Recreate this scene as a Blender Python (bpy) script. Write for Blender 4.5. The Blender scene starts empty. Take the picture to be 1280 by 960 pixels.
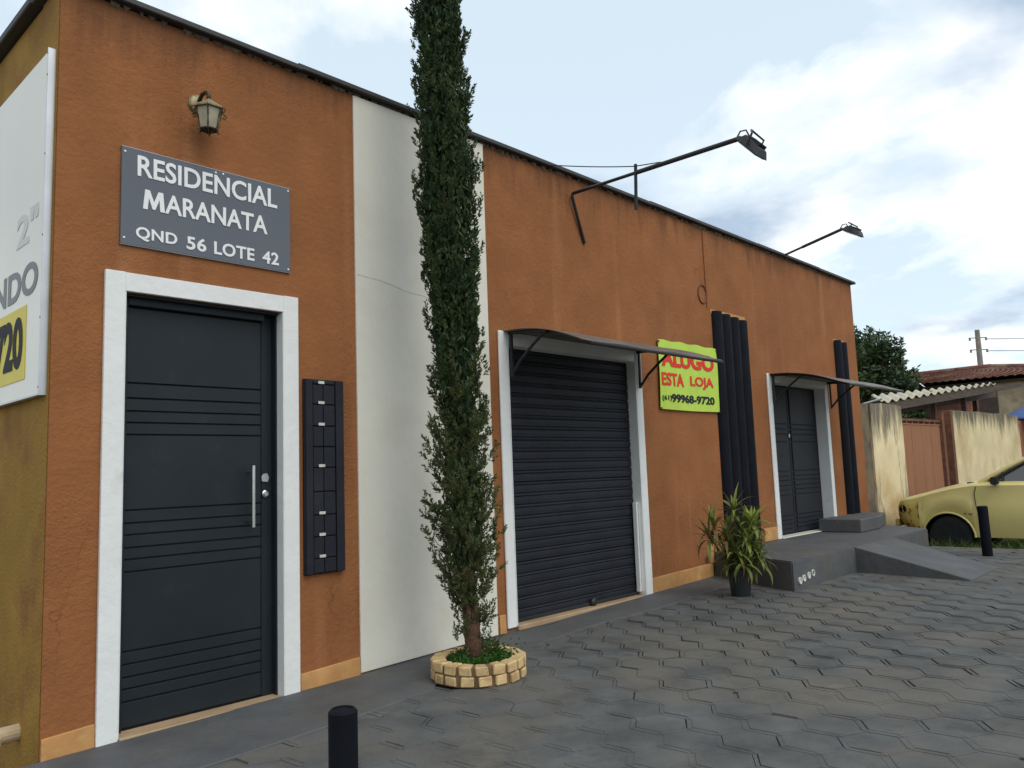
import bpy, bmesh, math, random
from mathutils import Vector, Matrix, Euler
random.seed(7)
R_ = math.radians
S = bpy.context.scene
COL = S.collection

# ---------------------------------------------------------------- camera
CAM = Vector((-1.2177, -4.1, 0.0))
YAW, PITCH, ROLL, FPX = 0.815329, 0.110150, -0.035458, 1000.887
fw = Vector((math.sin(YAW)*math.cos(PITCH), math.cos(YAW)*math.cos(PITCH), math.sin(PITCH)))
r0 = Vector((math.cos(YAW), -math.sin(YAW), 0)); u0 = r0.cross(fw)
rt = math.cos(ROLL)*r0 + math.sin(ROLL)*u0
up = math.cos(ROLL)*u0 - math.sin(ROLL)*r0
cd = bpy.data.cameras.new('camera'); cam = bpy.data.objects.new('camera', cd); COL.objects.link(cam)
cam.matrix_world = Matrix(((rt.x, up.x, -fw.x, CAM.x), (rt.y, up.y, -fw.y, CAM.y), (rt.z, up.z, -fw.z, CAM.z), (0, 0, 0, 1)))
cd.sensor_fit = 'HORIZONTAL'; cd.sensor_width = 36; cd.lens = FPX/1280*36
cd.clip_start = .05; cd.clip_end = 2000
S.camera = cam

# ---------------------------------------------------------------- sky and sun
SUN = Vector((-.04, -.63, .77)).normalized()
wd = bpy.data.worlds.new('World'); S.world = wd; wd.use_nodes = True
nt = wd.node_tree; N = nt.nodes; L = nt.links; N.clear()
def wn(t, **k):
    n = N.new(t)
    for a, b in k.items(): setattr(n, a, b)
    return n
out = wn('ShaderNodeOutputWorld'); bg = wn('ShaderNodeBackground'); L.new(bg.outputs[0], out.inputs[0])
sky = wn('ShaderNodeTexSky', sky_type='NISHITA', sun_disc=False)
sky.sun_elevation = math.asin(SUN.z); sky.sun_rotation = math.atan2(SUN.x, SUN.y)
sky.air_density = 1.0; sky.dust_density = 1.2; sky.altitude = 1100
tc = wn('ShaderNodeTexCoord'); sx = wn('ShaderNodeSeparateXYZ'); L.new(tc.outputs['Generated'], sx.inputs[0])
az = wn('ShaderNodeMath', operation='MAXIMUM'); L.new(sx.outputs[2], az.inputs[0]); az.inputs[1].default_value = 0
ad = wn('ShaderNodeMath', operation='ADD'); L.new(az.outputs[0], ad.inputs[0]); ad.inputs[1].default_value = .22
dx = wn('ShaderNodeMath', operation='DIVIDE'); L.new(sx.outputs[0], dx.inputs[0]); L.new(ad.outputs[0], dx.inputs[1])
dy = wn('ShaderNodeMath', operation='DIVIDE'); L.new(sx.outputs[1], dy.inputs[0]); L.new(ad.outputs[0], dy.inputs[1])
cb = wn('ShaderNodeCombineXYZ'); L.new(dx.outputs[0], cb.inputs[0]); L.new(dy.outputs[0], cb.inputs[1]); cb.inputs[2].default_value = 9.1
nz = wn('ShaderNodeTexNoise'); nz.inputs['Scale'].default_value = 1.4; nz.inputs['Detail'].default_value = 9
nz.inputs['Roughness'].default_value = .58; nz.inputs['Distortion'].default_value = .25; L.new(cb.outputs[0], nz.inputs['Vector'])
rp = wn('ShaderNodeValToRGB'); L.new(nz.outputs[0], rp.inputs[0])
rp.color_ramp.elements[0].position = .43; rp.color_ramp.elements[0].color = (0, 0, 0, 1)
rp.color_ramp.elements[1].position = .57; rp.color_ramp.elements[1].color = (1, 1, 1, 1)
nz2 = wn('ShaderNodeTexNoise'); nz2.inputs['Scale'].default_value = 1.2; nz2.inputs['Detail'].default_value = 6
of = wn('ShaderNodeVectorMath', operation='ADD'); of.inputs[1].default_value = (4.3, 1.7, 2.2); L.new(cb.outputs[0], of.inputs[0]); L.new(of.outputs[0], nz2.inputs['Vector'])
rp2 = wn('ShaderNodeValToRGB'); L.new(nz2.outputs[0], rp2.inputs[0])
rp2.color_ramp.elements[0].position = .44; rp2.color_ramp.elements[0].color = (10.8, 10.7, 10.5, 1)
rp2.color_ramp.elements[1].position = .58; rp2.color_ramp.elements[1].color = (3.6, 4.6, 5.8, 1)
skm = wn('ShaderNodeMix', data_type='RGBA', blend_type='MIX'); skm.inputs[0].default_value = .7
L.new(sky.outputs[0], skm.inputs[6]); skm.inputs[7].default_value = (7.0, 8.2, 8.9, 1)      # thin veil of high cloud
mx = wn('ShaderNodeMix', data_type='RGBA'); L.new(rp.outputs[0], mx.inputs[0]); L.new(skm.outputs[2], mx.inputs[6]); L.new(rp2.outputs[0], mx.inputs[7])
L.new(mx.outputs[2], bg.inputs[0]); bg.inputs[1].default_value = .1

sd = bpy.data.lights.new('sun', 'SUN'); sun = bpy.data.objects.new('sun', sd); COL.objects.link(sun)
sd.energy = 1.05; sd.angle = R_(40); sd.color = (1, .95, .87)
sun.rotation_euler = (-SUN).to_track_quat('-Z', 'Y').to_euler()
S.view_settings.view_transform = 'Standard'; S.view_settings.look = 'None'
S.view_settings.gamma = 1; S.view_settings.exposure = 0.42; S.view_settings.use_curve_mapping = False

# ---------------------------------------------------------------- helpers
class MB:
    def __init__(s): s.v = []; s.f = []
    def add(s, v, f):
        o = len(s.v); s.v += [tuple(p) for p in v]; s.f += [tuple(i+o for i in q) for q in f]; return s
    def box(s, a, b, M=None):
        (x0, y0, z0), (x1, y1, z1) = a, b
        v = [(x0,y0,z0),(x1,y0,z0),(x1,y1,z0),(x0,y1,z0),(x0,y0,z1),(x1,y0,z1),(x1,y1,z1),(x0,y1,z1)]
        if M: v = [M @ Vector(p) for p in v]
        return s.add(v, [(3,2,1,0),(4,5,6,7),(0,1,5,4),(1,2,6,5),(2,3,7,6),(3,0,4,7)])
    def prism(s, pts, z0, z1):
        """pts: list of (x,y) ccw; z0,z1 numbers or callables"""
        n = len(pts); g = lambda z, p: z(*p) if callable(z) else z
        v = [(p[0], p[1], g(z0, p)) for p in pts] + [(p[0], p[1], g(z1, p)) for p in pts]
        return s.add(v, [tuple(range(n-1, -1, -1)), tuple(range(n, 2*n))] + [(i, (i+1) % n, (i+1) % n+n, i+n) for i in range(n)])
    def tube(s, pts, r, n=8, cap=True):
        pts = [Vector(p) for p in pts]; rs = r if isinstance(r, (list, tuple)) else [r]*len(pts)
        ref = None; v = []; f = []
        for i, p in enumerate(pts):
            d = (pts[min(i+1, len(pts)-1)] - pts[max(i-1, 0)]).normalized()
            if ref is None: ref = d.orthogonal().normalized()
            ref = (ref - d*ref.dot(d)).normalized(); b = d.cross(ref)
            for k in range(n):
                a = 2*math.pi*k/n; v.append(p + (ref*math.cos(a) + b*math.sin(a))*rs[i])
        for i in range(len(pts)-1):
            for k in range(n):
                f.append((i*n+k, i*n+(k+1) % n, (i+1)*n+(k+1) % n, (i+1)*n+k))
        if cap: f += [tuple(range(n-1, -1, -1)), tuple(range((len(pts)-1)*n, len(pts)*n))]
        return s.add(v, f)
    def lathe(s, prof, n=20, c=(0, 0), M=None):
        v = []; f = []
        for rr, z in prof:
            for k in range(n):
                a = 2*math.pi*k/n; p = (c[0]+rr*math.cos(a), c[1]+rr*math.sin(a), z); v.append(M @ Vector(p) if M else p)
        for i in range(len(prof)-1):
            for k in range(n): f.append((i*n+k, i*n+(k+1) % n, (i+1)*n+(k+1) % n, (i+1)*n+k))
        f += [tuple(range(n-1, -1, -1)), tuple(range((len(prof)-1)*n, len(prof)*n))]
        return s.add(v, f)
    def mesh(s, name, bevel=0, smooth=False, seg=1):
        me = bpy.data.meshes.new(name); me.from_pydata(s.v, [], s.f)
        bm = bmesh.new(); bm.from_mesh(me)
        if bevel:
            es = [e for e in bm.edges if len(e.link_faces) == 2 and e.calc_face_angle(0) > .6]
            bmesh.ops.bevel(bm, geom=es, offset=bevel, segments=seg, affect='EDGES', clamp_overlap=True)
        bmesh.ops.recalc_face_normals(bm, faces=bm.faces)
        bm.to_mesh(me); bm.free()
        if smooth: me.shade_smooth()
        return me
    def build(s, name, mat, parent=None, bevel=0, smooth=False, loc=(0, 0, 0), rot=(0, 0, 0), seg=1):
        return put(name, s.mesh(name, bevel, smooth, seg), mat, parent, loc, rot)
def put(name, me, mat, parent=None, loc=(0, 0, 0), rot=(0, 0, 0)):
    if mat is not None and not me.materials: me.materials.append(mat)
    o = bpy.data.objects.new(name, me); COL.objects.link(o); o.parent = parent
    o.location = loc; o.rotation_euler = rot
    return o
def empty(name, loc=(0, 0, 0), rz=0):
    o = bpy.data.objects.new(name, None); COL.objects.link(o); o.location = loc; o.rotation_euler = (0, 0, rz)
    o.empty_display_size = .1
    return o
def tag(o, label=None, cat=None, group=None, kind=None):
    for k, v in (('label', label), ('category', cat), ('group', group), ('kind', kind)):
        if v: o[k] = v
    return o
def smooth_by_angle(o, a=35):
    o.data.shade_smooth()
    try: o.data.set_sharp_from_angle(angle=R_(a))
    except Exception: pass
    return o

def gz(x):                                   # pavement level along the street
    return -1.22+.0225*min(max(x, -4), 6.0)

# ---------------------------------------------------------------- materials
def M_(name, col, rough=.7, var=.12, vscale=6, col2=None, c2=(.45, .65), c2scale=2, bump=0, bscale=60, metal=0, spec=.4,
       bump2=0, b2scale=8, stretch=(1, 1, 1), coat=0, streak=None, patch=None, mould=None, cracks=0):
    m = bpy.data.materials.new(name); m.use_nodes = True
    n = m.node_tree.nodes; l = m.node_tree.links; b = n['Principled BSDF']
    b.inputs['Roughness'].default_value = rough; b.inputs['Metallic'].default_value = metal
    b.inputs['Specular IOR Level'].default_value = spec; b.inputs['Coat Weight'].default_value = coat
    g = n.new('ShaderNodeNewGeometry')
    mp = n.new('ShaderNodeMapping'); mp.inputs['Scale'].default_value = stretch; l.new(g.outputs['Position'], mp.inputs[0])
    a = n.new('ShaderNodeTexNoise'); a.inputs['Scale'].default_value = vscale; a.inputs['Detail'].default_value = 8; l.new(mp.outputs[0], a.inputs['Vector'])
    r = n.new('ShaderNodeMapRange'); r.inputs[1].default_value = .3; r.inputs[2].default_value = .7
    r.inputs[3].default_value = 1-var; r.inputs[4].default_value = 1+var; l.new(a.outputs[0], r.inputs[0])
    mul = n.new('ShaderNodeMix'); mul.data_type = 'RGBA'; mul.blend_type = 'MULTIPLY'; mul.inputs[0].default_value = 1
    mul.inputs[6].default_value = (*col, 1); l.new(r.outputs[0], mul.inputs[7]); last = mul.outputs[2]
    if col2:
        a2 = n.new('ShaderNodeTexNoise'); a2.inputs['Scale'].default_value = c2scale; a2.inputs['Detail'].default_value = 7; a2.inputs['Roughness'].default_value = .6
        l.new(mp.outputs[0], a2.inputs['Vector'])
        q = n.new('ShaderNodeMapRange'); q.inputs[1].default_value = c2[0]; q.inputs[2].default_value = c2[1]; l.new(a2.outputs[0], q.inputs[0])
        mm = n.new('ShaderNodeMix'); mm.data_type = 'RGBA'; l.new(q.outputs[0], mm.inputs[0]); l.new(last, mm.inputs[6]); mm.inputs[7].default_value = (*col2, 1); last = mm.outputs[2]
    if streak:                               # vertical run-down stains: colour, scale, lo, hi
        sc, ss, lo, hi = streak
        mp2 = n.new('ShaderNodeMapping'); mp2.inputs['Scale'].default_value = (ss, ss, ss*.07); l.new(g.outputs['Position'], mp2.inputs[0])
        a3 = n.new('ShaderNodeTexNoise'); a3.inputs['Scale'].default_value = 1; a3.inputs['Detail'].default_value = 6; l.new(mp2.outputs[0], a3.inputs['Vector'])
        q3 = n.new('ShaderNodeMapRange'); q3.inputs[1].default_value = lo; q3.inputs[2].default_value = hi; l.new(a3.outputs[0], q3.inputs[0])
        m3 = n.new('ShaderNodeMix'); m3.data_type = 'RGBA'; l.new(q3.outputs[0], m3.inputs[0]); l.new(last, m3.inputs[6]); m3.inputs[7].default_value = (*sc, 1); last = m3.outputs[2]
    if mould:                                # black mould creeping down from the wall head, and wandering leak stains
        zt, depth, mc, vein = mould
        sp = n.new('ShaderNodeSeparateXYZ'); l.new(g.outputs['Position'], sp.inputs[0])
        zr = n.new('ShaderNodeMapRange'); zr.inputs[1].default_value = zt-depth; zr.inputs[2].default_value = zt; l.new(sp.outputs[2], zr.inputs[0])
        mp4 = n.new('ShaderNodeMapping'); mp4.inputs['Scale'].default_value = (7, 7, 1.1); l.new(g.outputs['Position'], mp4.inputs[0])
        n4 = n.new('ShaderNodeTexNoise'); n4.inputs['Scale'].default_value = 1; n4.inputs['Detail'].default_value = 9; n4.inputs['Roughness'].default_value = .65; l.new(mp4.outputs[0], n4.inputs['Vector'])
        ad4 = n.new('ShaderNodeMath'); ad4.operation = 'MULTIPLY_ADD'; l.new(zr.outputs[0], ad4.inputs[0]); ad4.inputs[1].default_value = .42; l.new(n4.outputs[0], ad4.inputs[2])
        q4 = n.new('ShaderNodeMapRange'); q4.inputs[1].default_value = .66; q4.inputs[2].default_value = .88; l.new(ad4.outputs[0], q4.inputs[0]); q4.inputs[4].default_value = .92
        m4 = n.new('ShaderNodeMix'); m4.data_type = 'RGBA'; l.new(q4.outputs[0], m4.inputs[0]); l.new(last, m4.inputs[6]); m4.inputs[7].default_value = (*mc, 1); last = m4.outputs[2]
        if vein:
            mp5 = n.new('ShaderNodeMapping'); mp5.inputs['Scale'].default_value = (2.6, 2.6, .8); l.new(g.outputs['Position'], mp5.inputs[0])
            n5 = n.new('ShaderNodeTexNoise'); n5.inputs['Scale'].default_value = .6; n5.inputs['Detail'].default_value = 5; n5.inputs['Distortion'].default_value = .6; l.new(mp5.outputs[0], n5.inputs['Vector'])
            s5 = n.new('ShaderNodeMath'); s5.operation = 'SUBTRACT'; l.new(n5.outputs[0], s5.inputs[0]); s5.inputs[1].default_value = .5
            a5 = n.new('ShaderNodeMath'); a5.operation = 'ABSOLUTE'; l.new(s5.outputs[0], a5.inputs[0])
            q5 = n.new('ShaderNodeMapRange'); q5.inputs[1].default_value = .004; q5.inputs[2].default_value = .034; q5.inputs[3].default_value = vein; q5.inputs[4].default_value = 0; l.new(a5.outputs[0], q5.inputs[0])
            m5 = n.new('ShaderNodeMix'); m5.data_type = 'RGBA'; l.new(q5.outputs[0], m5.inputs[0]); l.new(last, m5.inputs[6]); m5.inputs[7].default_value = (.20, .17, .12, 1); last = m5.outputs[2]
    if cracks:                               # hairline cracks in a few places
        vd = n.new('ShaderNodeTexVoronoi'); vd.feature = 'DISTANCE_TO_EDGE'; vd.inputs['Scale'].default_value = .55
        wv = n.new('ShaderNodeTexNoise'); wv.inputs['Scale'].default_value = 3; wv.inputs['Detail'].default_value = 6; l.new(g.outputs['Position'], wv.inputs['Vector'])
        va = n.new('ShaderNodeVectorMath'); va.operation = 'MULTIPLY_ADD'; l.new(wv.outputs['Color'], va.inputs[0]); va.inputs[1].default_value = (.5, .5, .5); l.new(g.outputs['Position'], va.inputs[2]); l.new(va.outputs[0], vd.inputs['Vector'])
        cq = n.new('ShaderNodeMapRange'); cq.inputs[1].default_value = .0008; cq.inputs[2].default_value = .0028; cq.inputs[3].default_value = cracks; cq.inputs[4].default_value = 0; l.new(vd.outputs[0], cq.inputs[0])
        cn = n.new('ShaderNodeTexNoise'); cn.inputs['Scale'].default_value = .6; l.new(g.outputs['Position'], cn.inputs['Vector'])
        ck = n.new('ShaderNodeMapRange'); ck.inputs[1].default_value = .52; ck.inputs[2].default_value = .6; l.new(cn.outputs[0], ck.inputs[0])
        cm_ = n.new('ShaderNodeMath'); cm_.operation = 'MULTIPLY'; l.new(cq.outputs[0], cm_.inputs[0]); l.new(ck.outputs[0], cm_.inputs[1])
        c6 = n.new('ShaderNodeMix'); c6.data_type = 'RGBA'; l.new(cm_.outputs[0], c6.inputs[0]); l.new(last, c6.inputs[6]); c6.inputs[7].default_value = (.07, .03, .015, 1); last = c6.outputs[2]
    l.new(last, b.inputs['Base Color'])
    if bump:
        bn = n.new('ShaderNodeTexNoise'); bn.inputs['Scale'].default_value = bscale; bn.inputs['Detail'].default_value = 5; l.new(g.outputs['Position'], bn.inputs['Vector'])
        bp = n.new('ShaderNodeBump'); bp.inputs['Strength'].default_value = 1; bp.inputs['Distance'].default_value = bump; l.new(bn.outputs[0], bp.inputs['Height'])
        if bump2:
            b2 = n.new('ShaderNodeTexNoise'); b2.inputs['Scale'].default_value = b2scale; b2.inputs['Detail'].default_value = 3; l.new(g.outputs['Position'], b2.inputs['Vector'])
            bp2 = n.new('ShaderNodeBump'); bp2.inputs['Distance'].default_value = bump2; l.new(b2.outputs[0], bp2.inputs['Height']); l.new(bp2.outputs[0], bp.inputs['Normal'])
        if patch:                            # the render is rough in some areas, floated smooth in others
            pn = n.new('ShaderNodeTexNoise'); pn.inputs['Scale'].default_value = .9; pn.inputs['Detail'].default_value = 2; l.new(g.outputs['Position'], pn.inputs['Vector'])
            pr = n.new('ShaderNodeMapRange'); pr.inputs[1].default_value = .40; pr.inputs[2].default_value = .62; pr.inputs[3].default_value = patch[1]; pr.inputs[4].default_value = patch[0]
            l.new(pn.outputs[0], pr.inputs[0]); l.new(pr.outputs[0], bp.inputs['Strength'])
        l.new(bp.outputs[0], b.inputs['Normal'])
    return m
def leafmat(name, c1, c2, trans=.25, rough=.55, scale=9):
    m = M_(name, c1, rough, .25, scale, col2=c2, c2=(.42, .62), c2scale=scale*.6, spec=.3)
    n = m.node_tree.nodes; l = m.node_tree.links; b = n['Principled BSDF']
    t = n.new('ShaderNodeBsdfTranslucent'); mixs = n.new('ShaderNodeMixShader'); mixs.inputs[0].default_value = trans
    src = b.inputs['Base Color'].links[0].from_socket; l.new(src, t.inputs[0])
    o = n['Material Output']; l.new(b.outputs[0], mixs.inputs[1]); l.new(t.outputs[0], mixs.inputs[2]); l.new(mixs.outputs[0], o.inputs[0])
    return m
m_brown = M_('brown_stucco', (.300, .117, .043), .85, .12, 3, col2=(.235, .090, .032), c2=(.5, .75), c2scale=1.1, bump=.0055, bscale=75, bump2=.006, b2scale=28, spec=.2, streak=((.38, .165, .07), 5, .58, .80), patch=(1.25, .25), mould=(2.56, .5, (.17, .07, .03), 0), cracks=.4)
m_ochre = M_('ochre_side_paint', (.33, .185, .036), .85, .2, 2.2, col2=(.235, .11, .03), c2=(.45, .7), c2scale=2.4, bump=.006, bscale=60, spec=.2)
m_white = M_('white_frame_paint', (.80, .80, .77), .55, .04, 4, col2=(.66, .64, .58), c2=(.6, .8), c2scale=5, bump=.003, bscale=25, spec=.35)
m_cream = M_('off_white_panel_paint', (.74, .705, .60), .6, .04, 1.4, col2=(.68, .63, .52), c2=(.52, .75), c2scale=1.6, bump=.003, bscale=14, spec=.3)
m_skirt = M_('orange_skirting_paint', (.50, .255, .09), .8, .15, 5, col2=(.62, .36, .14), c2=(.5, .7), c2scale=7, bump=.003, bscale=30)
m_sill = M_('worn_stone_sill', (.42, .29, .17), .8, .15, 6, col2=(.30, .2, .12), c2=(.5, .7), bump=.003)
m_navy = M_('charcoal_gloss_paint', (.013, .0185, .023), .5, .15, 3, bump=.0015, bscale=9, spec=.3)
m_navy2 = M_('charcoal_matt_paint', (.015, .0165, .023), .6, .2, 4, bump=.003, bscale=30, spec=.3)
m_pipe = M_('near_black_pipe_paint', (.0065, .0075, .0115), .7, .25, 5, bump=.002, bscale=25, spec=.12)
m_black = M_('black_metal', (.02, .02, .022), .5, .2, 8, spec=.4)
m_crack = M_('hairline_crack', (.40, .36, .28), .9, .2, 20)
m_void = M_('dark_gap', (.006, .006, .008), .9, .1)
m_pave = M_('painted_paving', (.104, .105, .102), .92, .26, 4, col2=(.150, .134, .108), c2=(.46, .70), c2scale=1.3, bump=.003, bscale=70, spec=.15)
def add_spots(m, col, sc, lo, hi, fac):
    n = m.node_tree.nodes; l = m.node_tree.links; b = n['Principled BSDF']; src = b.inputs['Base Color'].links[0].from_socket
    g = n.new('ShaderNodeNewGeometry'); t = n.new('ShaderNodeTexNoise'); t.inputs['Scale'].default_value = sc; t.inputs['Detail'].default_value = 10; t.inputs['Roughness'].default_value = .7; l.new(g.outputs['Position'], t.inputs['Vector'])
    q = n.new('ShaderNodeMapRange'); q.inputs[1].default_value = lo; q.inputs[2].default_value = hi; q.inputs[4].default_value = fac; l.new(t.outputs[0], q.inputs[0])
    x = n.new('ShaderNodeMix'); x.data_type = 'RGBA'; l.new(q.outputs[0], x.inputs[0]); l.new(src, x.inputs[6]); x.inputs[7].default_value = (*col, 1); l.new(x.outputs[2], b.inputs['Base Color'])
add_spots(m_pave, (.26, .235, .20), 3.1, .62, .76, .55); add_spots(m_pave, (.05, .052, .058), 2.2, .56, .70, .6); add_spots(m_pave, (.17, .125, .085), 1.7, .58, .75, .45)
m_joint = M_('paving_joint', (.100, .102, .103), .85, .3, 6, col2=(.140, .125, .10), c2=(.46, .70), c2scale=1.3, bump=.004, bscale=90, spec=.2)
m_conc = M_('painted_concrete', (.090, .092, .095), .72, .2, 3, col2=(.105, .098, .085), c2=(.48, .68), c2scale=2, bump=.004, bscale=45, bump2=.01, b2scale=7, spec=.35)
add_spots(m_conc, (.17, .16, .14), 4.0, .60, .76, .5); add_spots(m_conc, (.05, .052, .058), 2.6, .58, .7, .5)
add_spots(m_navy, (.05, .052, .05), 6, .60, .8, .35); add_spots(m_navy2, (.05, .048, .045), 7, .58, .8, .4)
m_coping = M_('dark_roof_flashing', (.035, .032, .032), .6, .3, 4, bump=.003, bscale=30, spec=.4)
m_chrome = M_('brushed_steel', (.62, .62, .60), .28, .05, 8, metal=1)
m_signgrey = M_('sign_grey_face', (.105, .115, .135), .22, .05, 2, spec=.5)
m_signwhite = M_('sign_white_letter', (.84, .84, .82), .5, .03, 5)
m_alu = M_('aluminium_edge', (.55, .56, .57), .4, .08, 6, metal=.8)
m_tagw = M_('number_tag', (.62, .60, .54), .5, .2, 60)
m_lampcap = M_('aged_gold_paint', (.33, .27, .15), .5, .25, 40, col2=(.10, .07, .03), c2=(.55, .7), c2scale=50, metal=.3)
m_lampfr = M_('dark_cast_metal', (.07, .05, .025), .5, .3, 60, metal=.4)
m_lampgl = M_('frosted_dusty_glass', (.34, .30, .20), .3, .2, 20, spec=.5)
m_bannr = M_('neon_banner_cloth', (.50, .68, .10), .7, .05, 8, bump=.004, bscale=7, spec=.2)
m_red = M_('red_lettering', (.72, .035, .02), .7, .08, 10)
m_inkk = M_('black_lettering', (.012, .012, .016), .7, .1, 10)
m_board = M_('white_board_face', (.85, .81, .70), .3, .04, 1.2, col2=(.79, .76, .65), c2=(.4, .7), c2scale=.9, spec=.4)
m_gletter = M_('grey_lettering', (.12, .125, .13), .4, .1, 3)
m_fletter = M_('faded_grey_lettering', (.62, .62, .58), .4, .05, 3)
m_yellowp = M_('yellow_sticker', (.72, .58, .02), .45, .06, 3)
m_awn = M_('weathered_awning_sheet', (.15, .115, .09), .5, .2, 5, col2=(.09, .07, .055), c2=(.45, .65), c2scale=4, spec=.5)
m_brick = M_('cream_brick', (.60, .42, .20), .85, .2, 14, col2=(.42, .27, .12), c2=(.5, .7), c2scale=9, bump=.004, bscale=60)
m_mort = M_('dark_mortar', (.17, .10, .05), .9, .3, 20, bump=.004, bscale=70)
m_soil = M_('planter_soil', (.05, .032, .018), .95, .4, 30, bump=.02, bscale=40)
m_bark = M_('reddish_bark', (.16, .085, .052), .9, .3, 25, bump=.008, bscale=50, stretch=(1, 1, .2))
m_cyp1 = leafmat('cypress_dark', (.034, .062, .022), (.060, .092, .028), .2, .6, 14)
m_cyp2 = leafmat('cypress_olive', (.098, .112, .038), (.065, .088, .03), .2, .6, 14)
m_dry = leafmat('cypress_dry', (.17, .075, .03), (.10, .06, .03), .15, .7, 30)
m_cypbr = M_('dark_twig', (.045, .04, .022), .9, .3, 20)
m_fern = leafmat('fern_green', (.035, .11, .015), (.06, .15, .02), .3, .5, 20)
m_leafA = leafmat('strap_leaf_green', (.11, .145, .03), (.19, .22, .06), .2, .4, 12)
m_leafB = leafmat('strap_leaf_yellow', (.30, .33, .06), (.20, .26, .05), .25, .4, 12)
m_leafC = leafmat('strap_leaf_brown', (.22, .13, .055), (.16, .13, .05), .15, .6, 12)
m_pot = M_('black_plastic_pot', (.014, .017, .018), .45, .15, 6, spec=.45)
m_grass = leafmat('verge_grass', (.045, .085, .014), (.075, .10, .02), .3, .6, 3)
m_earth = M_('verge_earth', (.17, .105, .06), .95, .3, 1.5, col2=(.10, .10, .035), c2=(.4, .6), c2scale=.8, bump=.01, bscale=20)
m_creamwall = M_('stained_cream_render', (.70, .58, .34), .85, .12, 2.5, col2=(.50, .38, .19), c2=(.5, .72), c2scale=1.2, bump=.006, bscale=30, mould=(.90, .62, (.10, .085, .06), 0))
m_creamwall2 = M_('leak_stained_cream_render', (.72, .60, .37), .85, .12, 2.5, col2=(.54, .38, .16), c2=(.5, .72), c2scale=1.2, bump=.006, bscale=30, mould=(.88, .95, (.12, .10, .075), .6))
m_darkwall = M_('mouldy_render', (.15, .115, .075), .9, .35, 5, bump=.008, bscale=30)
m_gate = M_('oxide_red_gate', (.30, .122, .048), .65, .10, 2.5, col2=(.24, .10, .045), c2=(.5, .7), c2scale=3, stretch=(3, 3, .5), bump=.002)
m_rust = M_('rusty_steel', (.15, .06, .03), .8, .35, 12, bump=.003)
m_fibro = M_('fibre_cement_sheet', (.55, .50, .38), .85, .15, 4, col2=(.36, .32, .24), c2=(.5, .7), c2scale=3, bump=.003)
m_wood = M_('old_dark_timber', (.09, .065, .05), .85, .3, 5, stretch=(1, 1, 6), bump=.003)
m_tile = M_('clay_roof_tile', (.17, .072, .048), .9, .4, 6, col2=(.28, .19, .12), c2=(.5, .68), c2scale=1.1, bump=.01, bscale=12)
m_house = M_('stained_house_render', (.46, .37, .24), .9, .2, 2, col2=(.22, .17, .11), c2=(.45, .65), c2scale=1.5, bump=.005)
m_tarp = M_('blue_tarpaulin', (.045, .10, .27), .5, .15, 2, bump=.02, bscale=4)
m_blueshade = M_('blue_painted_shed', (.03, .045, .13), .8, .2, 2)
m_treeA = leafmat('broad_tree_dark', (.026, .055, .017), (.05, .085, .022), .2, .5, 1.6)
m_trunk = M_('grey_trunk', (.11, .085, .06), .9, .3, 8, bump=.01)
m_pole = M_('concrete_pole', (.26, .23, .19), .9, .2, 4, bump=.004)
m_car = M_('faded_yellow_paint', (.70, .58, .22), .4, .05, 2.5, col2=(.62, .49, .16), c2=(.55, .80), c2scale=1.6, spec=.5, coat=.3)
m_carrust = M_('rusted_yellow_paint', (.56, .42, .10), .55, .12, 4, col2=(.20, .065, .025), c2=(.50, .58), c2scale=7, spec=.4)
m_tyre = M_('tyre_rubber', (.018, .018, .018), .85, .2, 12, bump=.003)
m_hub = M_('dirty_wheel_steel', (.035, .034, .033), .6, .3, 10)
m_glass = M_('car_glass', (.05, .06, .065), .06, .05, 2, spec=.8)
m_plast = M_('black_plastic', (.02, .02, .021), .5, .15, 8)
m_asph = M_('street_asphalt', (.06, .058, .055), .9, .2, 3, bump=.006, bscale=60)
m_ground = M_('bare_ground', (.16, .11, .07), .95, .3, .4, col2=(.07, .085, .03), c2=(.45, .6), c2scale=.15, bump=.01, bscale=8)
m_pvc = M_('pvc_pipe', (.55, .42, .27), .5, .15, 12)
m_redwall = M_('exposed_red_brick', (.33, .13, .07), .9, .25, 8, bump=.006)

# ---------------------------------------------------------------- lettering
def text_mesh(body, w, h, depth=.004, bold=.02, sx=1.0, spacing=1.0):
    cu = bpy.data.curves.new('lettering', 'FONT'); cu.body = body; cu.size = 1; cu.offset = bold; cu.extrude = .5
    cu.resolution_u = 4; cu.space_character = spacing
    o = bpy.data.objects.new('lettering_tmp', cu); COL.objects.link(o)
    dg = bpy.context.evaluated_depsgraph_get(); me = bpy.data.meshes.new_from_object(o.evaluated_get(dg))
    bpy.data.objects.remove(o); bpy.data.curves.remove(cu)
    xs = [v.co.x for v in me.vertices]; ys = [v.co.y for v in me.vertices]
    x0, x1, y0, y1 = min(xs), max(xs), min(ys), max(ys)
    for v in me.vertices:
        v.co = ((v.co.x-x0)/(x1-x0)*w, (v.co.y-y0)/(y1-y0)*h, v.co.z*depth)
    me.materials.clear()
    return me
def wall_text(name, body, x, z, w, h, mat, parent, y, bold=.02, spacing=1.0, **k):
    """stands on a wall that faces -y, lower left corner at x,z"""
    return put(name, text_mesh(body, w, h, bold=bold, spacing=spacing), mat, parent, (x, y, z), (R_(90), 0, 0))

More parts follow.
